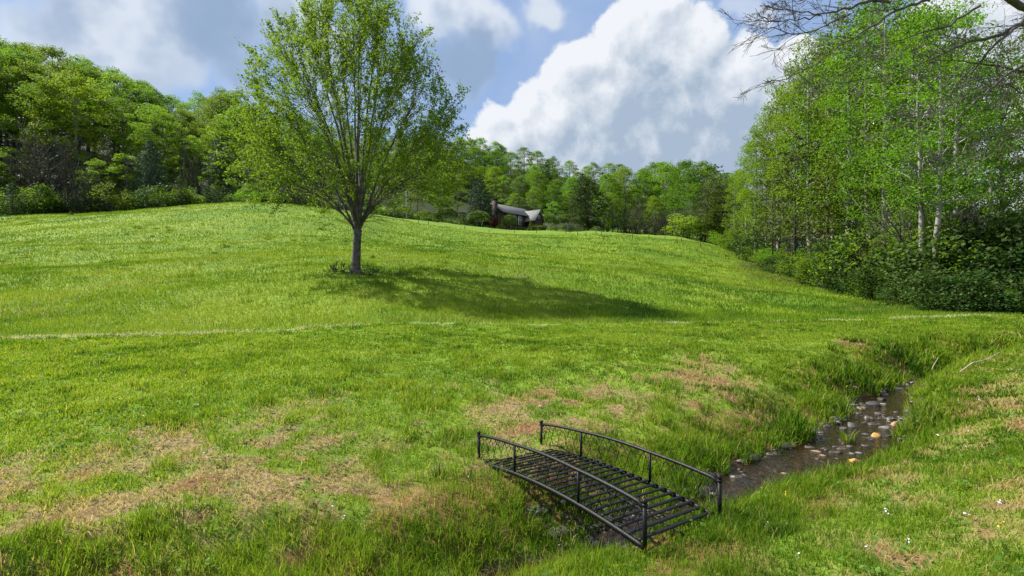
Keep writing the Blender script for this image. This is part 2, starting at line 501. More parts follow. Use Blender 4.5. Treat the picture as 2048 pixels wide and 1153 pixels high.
c = mixc(t, mth(t, 'MULTIPLY', sstep(t, n3, .5, .8), .5), c, (.20, .24, .04))
c = mixc(t, mth(t, 'MULTIPLY', sstep(t, noise(t, pos, .35, 4, .6), .62, .75), .35), c, (.20, .19, .06))
n4 = noise(t, pos, 38, 4, .7)
c = mixc(t, mth(t, 'MULTIPLY', sstep(t, n4, .48, .68), .5), c, (.04, .085, .008))
straw = mixc(t, sstep(t, noise(t, pos, 22, 5, .7), .35, .65), (.075, .050, .024), (.28, .205, .10))
c = mixc(t, at('dry'), c, straw)
c = mixc(t, at('soil'), c, mixc(t, n3, (.11, .052, .026), (.22, .115, .06)))
c = mixc(t, at('bank'), c, mixc(t, n3, (.10, .05, .022), (.22, .12, .05)))
c = mixc(t, at('strip'), c, mixc(t, n3, (.24, .30, .12), (.36, .40, .22)))
c = mixc(t, at('red'), c, mixc(t, n2, (.25, .09, .04), (.12, .06, .03)))
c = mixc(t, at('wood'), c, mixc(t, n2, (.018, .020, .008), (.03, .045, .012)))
c = mixc(t, at('wet'), c, mixc(t, n3, (.030, .021, .013), (.10, .062, .032)))
t.links.new(c, b.inputs['Base Color'])
t.links.new(mth(t, 'MULTIPLY_ADD', at('wet'), -.55, .9), b.inputs['Roughness']); b.inputs['Specular IOR Level'].default_value = .2
bn = t.nodes.new('ShaderNodeBump'); bn.inputs['Strength'].default_value = .8; bn.inputs['Distance'].default_value = .05
t.links.new(noise(t, pos, 7, 6, .7), bn.inputs['Height']); t.links.new(bn.outputs[0], b.inputs['Normal'])
V = np.stack([fx, fy, GZ.ravel()], 1)
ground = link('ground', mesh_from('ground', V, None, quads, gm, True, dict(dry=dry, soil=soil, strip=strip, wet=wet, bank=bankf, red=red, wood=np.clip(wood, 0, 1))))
tag(ground, 'rolling green meadow and mown lawn rising to the wood', 'ground', kind='structure')
del V, quads

# ------------------------------------------------------------------ stream water
wm, t, b = mat('stream_water')
b.inputs['Base Color'].default_value = (.040, .024, .011, 1); b.inputs['Roughness'].default_value = .05; b.inputs['IOR'].default_value = 1.33
pos = t.nodes.new('ShaderNodeNewGeometry').outputs['Position']
bn = t.nodes.new('ShaderNodeBump'); bn.inputs['Strength'].default_value = .6; bn.inputs['Distance'].default_value = .04
wv = mth(t, 'ADD', noise(t, pos, 9, 3, .55, .6), mth(t, 'MULTIPLY', noise(t, pos, 26, 2, .5), .35))
t.links.new(wv, bn.inputs['Height']); t.links.new(bn.outputs[0], b.inputs['Normal'])
tp = t.nodes.new('ShaderNodeBsdfTransparent'); tp.inputs['Color'].default_value = (.68, .47, .25, 1)
fr = t.nodes.new('ShaderNodeFresnel'); fr.inputs['IOR'].default_value = 1.33; t.links.new(bn.outputs[0], fr.inputs['Normal'])
gl = t.nodes.new('ShaderNodeBsdfGlossy'); gl.inputs['Roughness'].default_value = .06; gl.inputs['Color'].default_value = (.8, .8, .8, 1)
t.links.new(bn.outputs[0], gl.inputs['Normal'])
m1 = t.nodes.new('ShaderNodeMixShader'); m1.inputs[0].default_value = .32
t.links.new(tp.outputs[0], m1.inputs[1]); t.links.new(b.outputs[0], m1.inputs[2])
m2 = t.nodes.new('ShaderNodeMixShader'); t.links.new(fr.outputs[0], m2.inputs[0]); t.links.new(m1.outputs[0], m2.inputs[1]); t.links.new(gl.outputs[0], m2.inputs[2])
t.links.new(m2.outputs[0], t.nodes['Material Output'].inputs['Surface'])
tg = np.gradient(SD[:, :2], axis=0); nr = np.stack([-tg[:, 1], tg[:, 0]], 1); nr /= np.linalg.norm(nr, axis=1)[:, None]
offs = np.linspace(-1.3, 1.3, 9)
wv_ = np.concatenate([np.stack([SD[:, 0] + nr[:, 0] * o, SD[:, 1] + nr[:, 1] * o, SD[:, 2]], 1) for o in offs])
N = len(SD)
wq = np.concatenate([np.stack([k * N + np.arange(N - 1), k * N + np.arange(1, N), (k + 1) * N + np.arange(1, N), (k + 1) * N + np.arange(N - 1)], 1) for k in range(8)])
tag(link('water', mesh_from('water', wv_, None, wq, wm, True)), 'shallow brown stream winding under the footbridge', 'water', kind='structure')


def water_pixel(px, py):
    """point of the stream surface on a photo pixel's sight line"""
    zl = -.3
    for _ in range(30):
        d = (EYE - zl) * 1024 / (py - 576); x = (px - 1024) / 1024 * d
        _, _, z2, _ = stream_info(np.array([x]), np.array([d])); zl = float(z2[0])
    return x, d, zl


# ------------------------------------------------------------------ stones
def stone_mesh(name, material, seed, sq):
    g = np.random.default_rng(seed)
    m = MB(); m.ball((0, 0, 0), 1.0, 16, 11)
    v = m.v[0]
    for _ in range(9):                                   # a few flats as on a water-worn stone
        nrm = g.normal(size=3); nrm /= np.linalg.norm(nrm); h = g.uniform(.42, .8)
        d = v @ nrm; ex = np.clip(d - h, 0, None); v = v - ex[:, None] * nrm * .85
    v = v * (1 + .10 * (fbm(v[:, 0] * 2 + seed, v[:, 1] * 2 + v[:, 2], 3, seed) - .5)[:, None]) * np.array(sq)
    m.v[0] = v
    return m.mesh(name, material, True)


def stonemat(name, col):
    return plain(name, col, .55, var=.4, scale=7, bump=.5, bscale=18)


M_ST = {k: stonemat('stone_' + k, c) for k, c in dict(gray=(.075, .068, .06), dark=(.035, .031, .028), tan=(.20, .15, .10), ochre=(.42, .25, .06), pink=(.36, .20, .13), pale=(.16, .15, .135)).items()}
ST_MESH = {}
STONES = [  # px, py, half width px, material, flatness, label
    (1708, 922, 17, 'ochre', .55, 'yellow ochre stone at the near edge of the stream, the brightest one'),
    (1789, 850, 13, 'pink', .7, 'pinkish rounded stone standing highest near the right water edge'),
    (1749, 871, 13, 'ochre', .5, 'orange tan stone in midstream just left of the pinkish stone'),
    (1769, 855, 12, 'pale', .5, 'pale grey flat stone touching the pinkish stone'),
    (1632, 902, 14, 'tan', .35, 'long tan flat stone by the far bank of the stream'),
    (1644, 910, 10, 'tan', .45, 'small tan stone overlapping the long tan flat stone'),
    (1706, 851, 17, 'gray', .45, 'broad grey stone under the far bank in midstream'),
    (1687, 857, 9, 'gray', .6, 'grey rounded stone left of the broad grey stone'),
    (1674, 847, 10, 'pale', .4, 'pale slab stone against the far bank left of the broad grey stone'),
    (1747, 809, 15, 'dark', .55, 'dark humped stone across the narrow part of the stream'),
    (1763, 799, 9, 'dark', .7, 'dark block stone behind the dark humped stone'),
    (1768, 808, 9, 'pale', .45, 'pale flat stone right of the dark humped stone'),
    (1722, 816, 12, 'tan', .3, 'flat tan stone in front of the dark humped stone'),
    (1704, 811, 10, 'pale', .4, 'pale grey stone left of the flat tan stone'),
    (1650, 807, 9, 'pink', .55, 'orange pink stone stranded in the grass of the far bank'),
    (1706, 792, 8, 'pink', .5, 'reddish stone at the upstream corner of the far bank'),
    (1782, 775, 9, 'dark', .6, 'dark stone in the far riffle upstream'),
    (1808, 769, 11, 'tan', .4, 'tan flat stone in the farthest visible bend'),
    (1795, 777, 11, 'gray', .4, 'grey flat stone beside the tan stone of the bend'),
    (1672, 893, 11, 'gray', .5, 'grey stone in midstream above the yellow ochre stone'),
    (1700, 893, 9, 'gray', .5, 'grey stone upstream of the yellow ochre stone'),
    (1703, 906, 12, 'pale', .4, 'pale grey slab touching the yellow ochre stone upstream'),
    (1716, 905, 9, 'pale', .4, 'small pale stone behind the yellow ochre stone'),
    (1677, 905, 11, 'dark', .4, 'dark flat stone left of the yellow ochre stone'),
    (1776, 872, 8, 'dark', .5, 'small dark stone right of the orange tan stone'),
    (1566, 946, 10, 'tan', .45, 'brownish stone by the far bank near the footbridge'),
    (1575, 983, 12, 'pale', .4, 'pale oval stone at the near edge close to the footbridge'),
    (1624, 945, 9, 'dark', .5, 'dark stone midstream between the footbridge and the long tan stone'),
    (1632, 958, 13, 'dark', .35, 'broad dark slab lying low in midstream'),
    (1600, 965, 5, 'pale', .6, 'tiny whitish pebble in the downstream pool'),
    (1635, 917, 7, 'gray', .5, 'small grey stone below the long tan stone'),
    (1673, 916, 7, 'pale', .5, 'small pale stone in front of the dark flat stone'),
    (1733, 868, 8, 'gray', .4, 'small grey stone left of the orange tan stone'),
    (1694, 871, 8, 'gray', .4, 'small grey stone below the broad grey stone'),
    (1660, 877, 8, 'dark', .4, 'small dark stone under the far bank below the pale slab'),
    (1730, 845, 8, 'dark', .4, 'small dark stone right of the broad grey stone'),
    (1756, 828, 7, 'gray', .4, 'small grey stone in the channel below the dark humped stone'),
    (1776, 843, 6, 'pale', .5, 'small pale stone behind the pinkish stone'),
    (1225, 1098, 9, 'tan', .4, 'tan pebble in the brown water under the footbridge'),
    (1060, 1132, 9, 'ochre', .4, 'yellowish flat pebble in the shallow water at the bottom of the photo'),
]
for i, (px, py, hwp, mk, fl, lab) in enumerate(STONES):
    x, d, zl = water_pixel(px, py)
    zg = tz(x, d)
    key = (mk, i % 5, round(fl, 1))
    if key not in ST_MESH:
        ST_MESH[key] = stone_mesh('stone', M_ST[mk], 100 + i, (1.0, .75, max(.35, fl)))
    r = hwp / 1024 * d * 1.1
    o = link('stone', ST_MESH[key], None, (x, d, max(zl - .02, zg + .1 * r) + r * fl * .12)); o.scale = (r, r, r); o.rotation_euler = (rng.uniform(-.2, .2), rng.uniform(-.2, .2), rng.uniform(-.5, .5))
    tag(o, lab, 'stone', 'stones in the stream')
# loose small bed gravel nobody could count
gmb = MB()
gg = np.random.default_rng(5)
for k in range(3600):
    j = gg.integers(60, 150); off = gg.uniform(-.62, .62)
    x = SD[j, 0] + nr[j, 0] * off; y = SD[j, 1] + nr[j, 1] * off
    r = gg.uniform(.012, .04) if k % 9 else gg.uniform(.045, .09)
    gmb.ball((x, y, 0), r, 7, 5, (gg.uniform(.8, 1.5), gg.uniform(.7, 1.1), gg.uniform(.35, .6))); gmb.v[-1] += gg.normal(size=gmb.v[-1].shape) * r * .12
gz = np.array([v[:, :2].mean(0) for v in gmb.v]); zz = terrain(gz[:, 0], gz[:, 1])
for v, z in zip(gmb.v, zz): v[:, 2] += z
tag(link('gravel', gmb.mesh('gravel', plain('bed_gravel', (.060, .050, .040), .45, var=.75, scale=11), True)), 'loose gravel in the stream bed', 'gravel', kind='stuff')

# ------------------------------------------------------------------ footbridge
BC = Vector((.640, 4.835, 0)); YAW = -1.0; BL, BW, HE, HM, SAG, DZ, T1 = 2.4, .845, .317, .276, .088, .09, .30
BZ = EYE - 1.86
black = plain('black_painted_steel', (.0045, .0048, .0055), .5, 0.0, .3, .3, 25, .25, 90)
bridge = empty('footbridge', (BC.x, BC.y, BZ), YAW)
tag(bridge, 'small arched black metal garden footbridge over the stream', 'footbridge')


def deck(tt):
    return SAG * (1 - (2 * tt - 1) ** 2) + DZ * (tt - .5)


def barc(ts, y, dz=0.0):
    return np.stack([(ts - .5) * BL, np.full_like(ts, y), deck(ts) + dz], 1)


TT = np.linspace(0, 1, 40)
for sgn in (-1, 1):
    y = sgn * BW / 2
    m = MB(); m.tube(barc(TT, y, -.012), .021, 4, True, (.75, 1.25)); link('side_beam', m.mesh('side_beam', black), bridge)
    # handrail, bent down into the end posts
    hr = lambda a: HE + (HM + .012 - HE) * np.clip(np.minimum(a, 1 - a) / T1, 0, 1) + .012 * np.sin(np.pi * a)
    pr = barc(TT, y, 0); pr[:, 2] += np.array([hr(a) for a in TT]) - .025
    pr[0, 2] -= .035; pr[-1, 2] -= .035; pr[0, 0] += .0; 
    m = MB(); m.tube(pr, .016, 6, True, (1, 1)); link('handrail', m.mesh('handrail', black, True), bridge)
    for k, a in enumerate((0.0, T1, 1 - T1, 1.0)):
        x = (a - .5) * BL; zb = deck(a); top = zb + float(hr(a)) - .03
        m = MB(); m.tube([(x, y, zb - (.055 if a in (0., 1.) else .03)), (x, y, top)], .0165 if a in (0., 1.) else .0125, 8 if a in (0., 1.) else 4, True)
        post = link('post', m.mesh('post', black), bridge)
        if a in (0., 1.):
            m = MB(); m.tube([(x, y, top - .005), (x, y, top + .012)], .021, 10); m.ball((x, y, top + .030), .022, 12, 8); link('finial', m.mesh('finial', black, True), post)
    # scrollwork of thin wire below each rail: scallops and crossing waves
    m = MB()
    for a0 in np.arange(0, 1, 1 / 27):
        aa = np.linspace(a0, a0 + 1 / 27, 7)
        pts = barc(aa, y, 0); pts[:, 2] += np.array([hr(a) for a in aa]) - .04 - .045 * np.sin(np.linspace(0, np.pi, 7))
        m.tube(pts, .0028, 3, False)
    for ph in (0, np.pi):
        aa = np.linspace(0.005, .995, 150)
        pts = barc(aa, y, 0)
        hh = np.array([hr(a) for a in aa]) - .06
        pts[:, 2] += .02 + (hh - .02) * (.5 + .5 * np.cos(aa * 2 * np.pi * 9 + ph))
        m.tube(pts, .0028, 3, False)
    link('wire_scrollwork', m.mesh('wire_scrollwork', black), bridge)
for y in (0.0,):
    m = MB(); m.tube(barc(TT, y, -.03), .009, 4, True, (.8, 1.2)); link('deck_bearer', m.mesh('deck_bearer', black), bridge)
NS = 25
m = MB(); m.tube([(0, -BW / 2 + .004, 0), (0, -BW / 2 + .02, .006), (0, BW / 2 - .02, .006), (0, BW / 2 - .004, 0)], .0165, 4, True, (1.4, .36)); slat_me = m.mesh('slat', black)
for k in range(NS):
    a = (k + .35) / NS
    o = link('slat', slat_me, bridge); o.location = ((a - .5) * BL, 0, deck(a) + .012)
    o.rotation_euler = (0, -math.atan2(SAG * 4 * (1 - 2 * a) + DZ, BL), 0)

# ------------------------------------------------------------------ trees
BARK = dict(gray=plain('bark_gray', (.16, .145, .125), .85, var=.45, scale=3, bump=.8, bscale=14), dark=plain('bark_dark', (.07, .06, .05), .9, var=.4, scale=4, bump=.8, bscale=12),
            pale=plain('bark_pale', (.20, .19, .165), .8, var=.45, scale=1.6, bump=.6, bscale=10), twig=plain('bark_twig', (.050, .047, .036), .9, var=.4, scale=4))


def grow_path(p, d, L, n, g, wander, up):
    pts = [np.array(p, float)]; d = np.array(d, float); d /= np.linalg.norm(d)
    for _ in range(n):
        d = d + g.normal(size=3) * wander + np.array([0, 0, up]); d /= np.linalg.norm(d)
        pts.append(pts[-1] + d * L / n)
    return np.array(pts)


def sidedir(d, ang, g, flat=0.0):
    d = d / np.linalg.norm(d)
    r = g.normal(size=3); r -= d * (r @ d); r[2] *= (1 - flat); r /= np.linalg.norm(r) + 1e-9
    return d * math.cos(ang) + r * math.sin(ang)


def hero_tree():
    g = np.random.default_rng(3)
    env_h = np.array([3.2, 3.7, 4.3, 5.2, 6.5, 8.0, 9.5, 11, 12.5, 14, 15, 15.6]); env_r = np.array([2.2, 3.9, 5.2, 6.0, 6.3, 6.1, 5.6, 4.9, 4.0, 2.9, 1.8, .5])
    W_ = MB(); Lv = []
    tp = np.array([(0, 0, -.25), (0.0, 0, 0), (.01, 0, .25), (.03, 0, .7), (.06, 0, 1.3), (.09, .0, 1.9), (.13, 0, 2.5)])
    W_.tube(tp, [.48, .38, .29, .255, .235, .225, .235], 12)
    for k in range(5):
        a = k * 1.3 + .3
        W_.tube([(0.0, 0, .34), (math.cos(a) * .3, math.sin(a) * .3, .06), (math.cos(a) * .6, math.sin(a) * .6, -.12)], [.17, .13, .05], 6)

    def env(a, h):
        return np.interp(h, env_h, env_r) * (1 + .05 * math.sin(3 * a + h * .8) + .05 * math.sin(7 * a - h * 1.7))

    def curve(p, d, q, n, wob):
        """from p along d, bending to q"""
        t = np.linspace(0, 1, n)[:, None]; L = np.linalg.norm(np.array(q) - p)
        c1 = p + d * L * .45
        pts = (1 - t) ** 2 * p + 2 * t * (1 - t) * c1 + t ** 2 * np.array(q)
        w = g.normal(size=(n, 3)) * wob; w[0] = 0; pts[1:] += np.cumsum(w, 0)[1:] * .35
        return pts
    limbs = []
    for k in range(26):
        a = k * 2.39996 + g.uniform(-.2, .2)
        if k == 0: q = np.array([.2, 0, 15.0])
        else:
            h = [14.2, 12.8, 11.2, 9.4, 7.4, 5.6][k % 6] + g.uniform(-.4, .4); r = env(a, h) * .86
            q = np.array([r * math.cos(a), r * math.sin(a), h])
        p = np.array([.12, 0, [2.35, 2.3, 2.2, 2.1, 2.2, 2.5][k % 6] + g.uniform(-.1, .3)])
        d = q - p; d /= np.linalg.norm(d); d = d * .75 + np.array([0, 0, .35]); d /= np.linalg.norm(d)
        pts = curve(p, d, q, 18, .07)
        r0 = [.105, .095, .085, .07, .06, .05][k % 6]
        rad = np.maximum(r0 * (1 - np.linspace(0, 1, 18) * .9), .012)
        W_.tube(pts, rad, 7, False); limbs.append((pts, rad))
    P_all = np.concatenate([l[0][2:14] for l in limbs]); R_all = np.concatenate([l[1][2:14] for l in limbs])
    D_all = np.concatenate([np.gradient(l[0], axis=0)[2:14] for l in limbs])

    def twig(p, d, L, r, q):
        pts = grow_path(p, d, L, 4, g, .13, .07)
        W_.tube(pts, np.maximum(np.linspace(r, r * .4, 5), .005), 3, False)
        m = g.poisson(58.0 * L * (.10 + .9 * q ** 1.8))
        if m:
            f = g.uniform(.1, 1.05, m) * 4; i0 = np.minimum(f.astype(int), 3)
            Lv.append(pts[i0] + (pts[i0 + 1] - pts[i0]) * (f - i0)[:, None] + g.normal(size=(m, 3)) * .09)
    NB = 400
    for k in range(NB):
        a = k * 2.39996; f = (k + .5) / NB
        h = 4.1 + 11.4 * (1 - (1 - f) ** .85) + g.uniform(-.25, .25); s_ = math.sqrt(g.uniform(.30, 1.0)) if k % 3 == 0 else g.uniform(.86, 1.0)
        r = env(a, min(h, 15.4)) * s_
        q = np.array([r * math.cos(a), r * math.sin(a), h])
        # leave a limb well inside the crown, at an acute angle
        dv = q[None] - P_all; dl = np.linalg.norm(dv, axis=1)
        cosang = (dv * D_all).sum(1) / (dl * np.linalg.norm(D_all, axis=1))
        cost = np.abs(dl - 3.4) * .35 + (1 - cosang) * 3.0 + (P_all[:, 2] > h - .3) * 4
        i = int(cost.argmin()); p = P_all[i]; d = D_all[i] / np.linalg.norm(D_all[i])
        n = max(6, int(dl[i] / .45)); pts = curve(p, d, q, n, .06)
        rad = np.maximum(np.linspace(min(R_all[i] * .5, .028), .007, n), .007)
        W_.tube(pts, rad, 4, False)
        for j in range(max(1, int(n * .18)), n):
            for _ in range(2 if j > n * .5 else 1):
                hh = pts[j][2]; rr = math.hypot(pts[j][0], pts[j][1]); qq = min(1.0, max(rr / max(env(math.atan2(pts[j][1], pts[j][0]), min(hh, 15.4)), .4), (hh - 9.0) / 6.5)) * (1.0 if hh > 8 else .55 + .45 * smooth(np.array(rr), 2.0, 4.8))
                tg_ = pts[j] - pts[j - 1]
                twig(pts[j], sidedir(tg_, g.uniform(.35, .9), g), g.uniform(.45, 1.05), .009, max(qq, .05))
        twig(pts[-1], pts[-1] - pts[-2], g.uniform(.4, .9), .008, 1.0)
    C = MB(); lv = np.concatenate(Lv)
    cl = fbm(lv[:, 0] * .75 + lv[:, 2] * .5, lv[:, 1] * .75 - lv[:, 2] * .6, 3, 140)
    lv = lv[g.random(len(lv)) < .35 + .9 * smooth(cl, .36, .58)]
    lv = lv[lv[:, 2] > 3.9 - .18 * np.minimum(np.hypot(lv[:, 0], lv[:, 1]), 5)]
    C.leaves(lv, g.uniform(.08, .165, len(lv)), .25, g)
    print('hero leaves', len(lv))
    for k in range(5):
        pts = grow_path((.35, -.1, 2.75 + k * .1), (1, g.uniform(-.5, .5), g.uniform(-.1, .35)), g.uniform(1.4, 2.4), 7, g, .16, -.05)
        W_.tube(pts, np.linspace(.018, .005, 8), 4, False)
        W_.tube(grow_path(pts[4], (1, g.uniform(-.7, .7), -.2), .8, 4, g, .2, -.03), np.linspace(.008, .004, 5), 3, False)
    return W_, C


M_LEAF = dict(hero=leafmat('leaf_fresh', (.080, .150, .010), (.165, .240, .020), .45, .0, .0),
              forest=leafmat('leaf_forest', (.070, .150, .014), (.145, .230, .022), .48, .018, .3),
              yellow=leafmat('leaf_yellow_green', (.125, .21, .012), (.20, .28, .02), .45, .012, .15),
              poplar=leafmat('leaf_poplar', (.075, .155, .012), (.150, .245, .022), .48, .018, .25),
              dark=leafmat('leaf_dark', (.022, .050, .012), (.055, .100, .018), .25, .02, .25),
              pine=leafmat('needle_blue', (.030, .060, .035), (.075, .12, .075), .15, .015, .15),
              scrub=leafmat('needle_olive', (.040, .060, .014), (.085, .105, .025), .2, .02, .25),
              brown=leafmat('bud_brown', (.085, .075, .045), (.14, .125, .07), .2, .02, .25),
              red=leafmat('leaf_red', (.10, .012, .010), (.20, .025, .02), .3, .0, .1),
              clipped=leafmat('leaf_clipped', (.045, .085, .014), (.12, .17, .035), .25, .01, .2))


def clumpy_tree(seed, H, base, rad, trunk_r, nclump, nleaf, size, flat=.55, bark='gray', leaf='forest', shape=1.0, lean=0.0, limbs=10, airy=1.0, up=.5):
    """deciduous tree: crown between base*H and H made of leaf clumps on limbs"""
    g = np.random.default_rng(seed)
    Tm = MB(); Cm = MB()
    top = H * .93
    n = 9
    tp = np.stack([np.cumsum(g.normal(size=n) * .012 * H / 4) + lean * np.linspace(0, 1, n) ** 2 * H, np.cumsum(g.normal(size=n) * .012 * H / 4), np.linspace(-.3, top, n)], 1)
    tp[:, :2] -= tp[0, :2]
    Tm.tube(tp, trunk_r * np.array([1.35, 1.0, .9, .8, .68, .55, .42, .28, .1]), 7)
    cz0, cz1 = base * H, H; hc = (cz1 - cz0) / 2
    for k in range(nclump):
        f = (k + .5) / nclump
        z = cz0 + (cz1 - cz0) * min(.98, f ** .9 * 1.0)
        e = (z - cz0) / (cz1 - cz0)
        rr = rad * (np.interp(e, [0, .12, .35, .6, .85, 1], [.35, .75, 1.0, .92, .58, .12])) ** shape
        a = k * 2.39996 + g.uniform(-.4, .4); q = math.sqrt(g.uniform(.25, 1.0)) * rr
        cx = np.interp(z, tp[:, 2], tp[:, 0]); cy = np.interp(z, tp[:, 2], tp[:, 1])
        c = np.array([cx + q * math.cos(a), cy + q * math.sin(a), z + g.uniform(-.04, .04) * H])
        cr = rad * g.uniform(.26, .46) * (1 - .35 * e)
        zb = max(cz0 * .85, z - q * g.uniform(.5, .9)); bx = np.interp(zb, tp[:, 2], tp[:, 0]); by = np.interp(zb, tp[:, 2], tp[:, 1])
        if k % max(1, nclump // max(1, limbs * 2)) == 0 or airy > 1.2:
            mid = np.array([(bx + c[0]) / 2, (by + c[1]) / 2, (zb + c[2]) / 2 - .03 * H * g.uniform(0, 1)])
            Tm.tube([(bx, by, zb), mid, c], trunk_r * np.array([.30, .2, .06]), 4, False)
        m = max(4, int(nleaf / nclump * g.uniform(.6, 1.4) * (cr / (rad * .36)) ** 1.3))
        v = g.normal(size=(m, 3)); v /= np.linalg.norm(v, axis=1)[:, None]
        v *= (g.uniform(.25, 1.0, m) ** .5)[:, None] * airy
        v[:, 2] *= flat; v[:, 2] = np.where(v[:, 2] < -.25 * flat, v[:, 2] * .5, v[:, 2])
        Cm.leaves(c + v * cr, size * g.uniform(.6, 1.3, m), up, g)
    return Tm.mesh('trunk', BARK[bark], True), Cm.mesh('crown', M_LEAF[leaf])


def conifer(seed, H, base, rad, trunk_r, whorls, per, leafs, size, leaf='pine', bark='dark', droop=-.1, gap=.15, taper=1.0):
    g = np.random.default_rng(seed); Tm = MB(); Cm = MB()
    Tm.tube([(0, 0, -.3), (0, 0, H * .5), (0, 0, H * .98)], [trunk_r * 1.2, trunk_r * .7, .02], 7)
    for w in range(whorls):
        f = w / (whorls - 1); z = H * (base + (1 - base) * f * .97)
        rr = rad * (1 - f) ** (.75 * taper) * (1 if f > .12 else .75) + .15
        for k in range(per):
            if g.random() < gap: continue
            a = k / per * 2 * np.pi + w * 1.1 + g.uniform(-.3, .3); L = rr * g.uniform(.65, 1.15)
            tip = np.array([L * math.cos(a), L * math.sin(a), L * (droop + .25 * f + g.uniform(-.08, .12))])
            p0 = np.array([0, 0, z]); Tm.tube([p0, p0 + tip * .55 + np.array([0, 0, -.02 * L]), p0 + tip], [trunk_r * .22 * (1 - f * .6), trunk_r * .12, .008], 3, False)
            m = int(leafs * g.uniform(.7, 1.3) * (L / rad) ** 1.2) + 4
            s = g.uniform(.25, 1.05, m) ** .7
            v = p0 + tip[None] * s[:, None] + g.normal(size=(m, 3)) * np.array([.16, .16, .09]) * L * .8
            Cm.leaves(v, size * g.uniform(.6, 1.3, m), .35, g, .38)
    return Tm.mesh('trunk', BARK[bark], True), Cm.mesh('crown', M_LEAF[leaf])


def bare_tree(seed, H, rad, nstem, leafs, size=.2, leaf='brown'):
    """leafless thicket tree: many fine grey twigs with buds"""
    g = np.random.default_rng(seed); Tm = MB(); Cm = MB()

    def br(p, d, L, r, lev):
        pts = grow_path(p, d, L, 5, g, .13, .05)
        Tm.tube(pts, np.maximum(np.linspace(r, r * .25, 6), .012), 5 if lev == 0 else 3, False)
        if lev < 2:
            for _ in range(7 if lev == 0 else 5):
                f = g.uniform(.25, 1); i = min(4, int(f * 5))
                br(pts[i], sidedir(pts[i + 1] - pts[i], g.uniform(.4, .9), g), L * g.uniform(.35, .6), r * .45, lev + 1)
        else:
            k = g.poisson(leafs)
            if k: Cm.leaves(pts[g.integers(1, 6, k)] + g.normal(size=(k, 3)) * .25, size * g.uniform(.5, 1.2, k), .2, g)
    for k in range(nstem):
        a = k * 2.4; t_ = g.uniform(.05, .35)
        br((math.cos(a) * .15 * nstem ** .5, math.sin(a) * .15 * nstem ** .5, -.2), (math.sin(t_) * math.cos(a), math.sin(t_) * math.sin(a), 1), H * g.uniform(.6, .85), .012 * H, 0)
    Tm_ = Tm.mesh('stems', BARK['twig']); return Tm_, Cm.mesh('crown', M_LEAF[leaf])


def shrub(seed, H, rad, n, size, leaf='poplar', stems=6, flat=1.0):
    g = np.random.default_rng(seed); Tm = MB(); Cm = MB()
    for k in range(stems):
        a = k * 2.4
        pts = grow_path((.1 * rad * math.cos(a), .1 * rad * math.sin(a), -.15), (math.cos(a) * .45, math.sin(a) * .45, 1), H * g.uniform(.6, .9), 5, g, .15, 0)
        Tm.tube(pts, np.linspace(.012 * H + .01, .008, 6), 4, False)
    nc = 16
    for k in range(nc):
        a = k * 2.4; e = g.uniform(.12, .95); q = rad * math.sqrt(g.uniform(.1, 1)) * math.sqrt(max(.1, 1 - (e - .35) ** 2 / .5))
        c = np.array([q * math.cos(a), q * math.sin(a), e * H * .88]); cr = rad * g.uniform(.28, .5); m = int(n / nc * g.uniform(.6, 1.4))
        v = g.normal(size=(m, 3)); v /= np.linalg.norm(v, axis=1)[:, None]; v *= (g.uniform(.2, 1, m) ** .5)[:, None]; v[:, 2] *= .7
        p = c + v * cr; p[:, 2] = np.abs(p[:, 2]) + .02
        Cm.leaves(p, size * g.uniform(.6, 1.3, m), .5, g)
    return Tm.mesh('stems', BARK['twig']), Cm.mesh('crown', M_LEAF[leaf])


def plant(name, variant, loc, sc, label, cat, group=None, rz=None):
    root = empty(name, loc, rng.uniform(0, 6.28) if rz is None else rz)
    root.scale = sc if isinstance(sc, tuple) else (sc, sc, sc)
    tag(root, label, cat, group)
    link('trunk' if variant[0].name.startswith('trunk') else 'stems', variant[0], root); link('crown', variant[1], root)
    return root


# the lone tree
hx, hy, hz = at_pixel(711, 548)
hw_, hc_ = hero_tree()
root = empty('meadow_tree', (hx, hy, hz)); tag(root, 'lone broad green tree standing by itself in the sloping meadow', 'tree')
sc_ = hy / 28.0 * .97; root.scale = (sc_, sc_, sc_)
link('trunk', hw_.mesh('trunk', plain('bark_hero', (.075, .068, .060), .9, var=.55, scale=5, bump=.9, bscale=16), True), root); link('crown', hc_.mesh('crown', M_LEAF['hero']), root)
print('hero at', hx, hy, hz)
v_sucker = bare_tree(77, .9, .4, 3, .3, .05)
plant('sucker_sprouts', v_sucker, (hx - 1.1, hy - .1, tz(hx - 1.1, hy - .1)), 1.0, 'leggy dead weed stalks left of the lone tree foot', 'weeds')
plant('sucker_sprouts', v_sucker, (hx + .7, hy - .3, tz(hx + .7, hy - .3)), (1.1, 1.1, .55), 'low dark sprouts at the right foot of the lone tree', 'weeds')

# forest variants
V_TALL = [clumpy_tree(200 + k, 22, .42, 5.0, .30, 50, 15000, .27, .55, 'dark', 'forest') for k in range(3)]
V_FULL = [clumpy_tree(210 + k, 18, .12, 5.2, .28, 70, 19000, .29, .68, 'gray', 'forest') for k in range(3)]
V_YEL = [clumpy_tree(220, 18, .35, 4.6, .25, 40, 12000, .25, .48, 'gray', 'yellow')]
V_YOUNG = [clumpy_tree(230 + k, 9, .12, 2.6, .12, 36, 7500, .20, .65, 'gray', 'poplar') for k in range(2)]
V_BARE = [bare_tree(240 + k, 9, 3, 5, .5, .22) for k in range(3)]
V_PINE = [conifer(250, 14, .06, 4.6, .25, 20, 10, 90, .46, 'pine', 'dark', .05, .1, .8)]
V_SCRUB = [conifer(260 + k, 15, .3, 3.6, .17, 16, 6, 26, .5, 'scrub', 'dark', -.05, .3, .7) for k in range(2)]
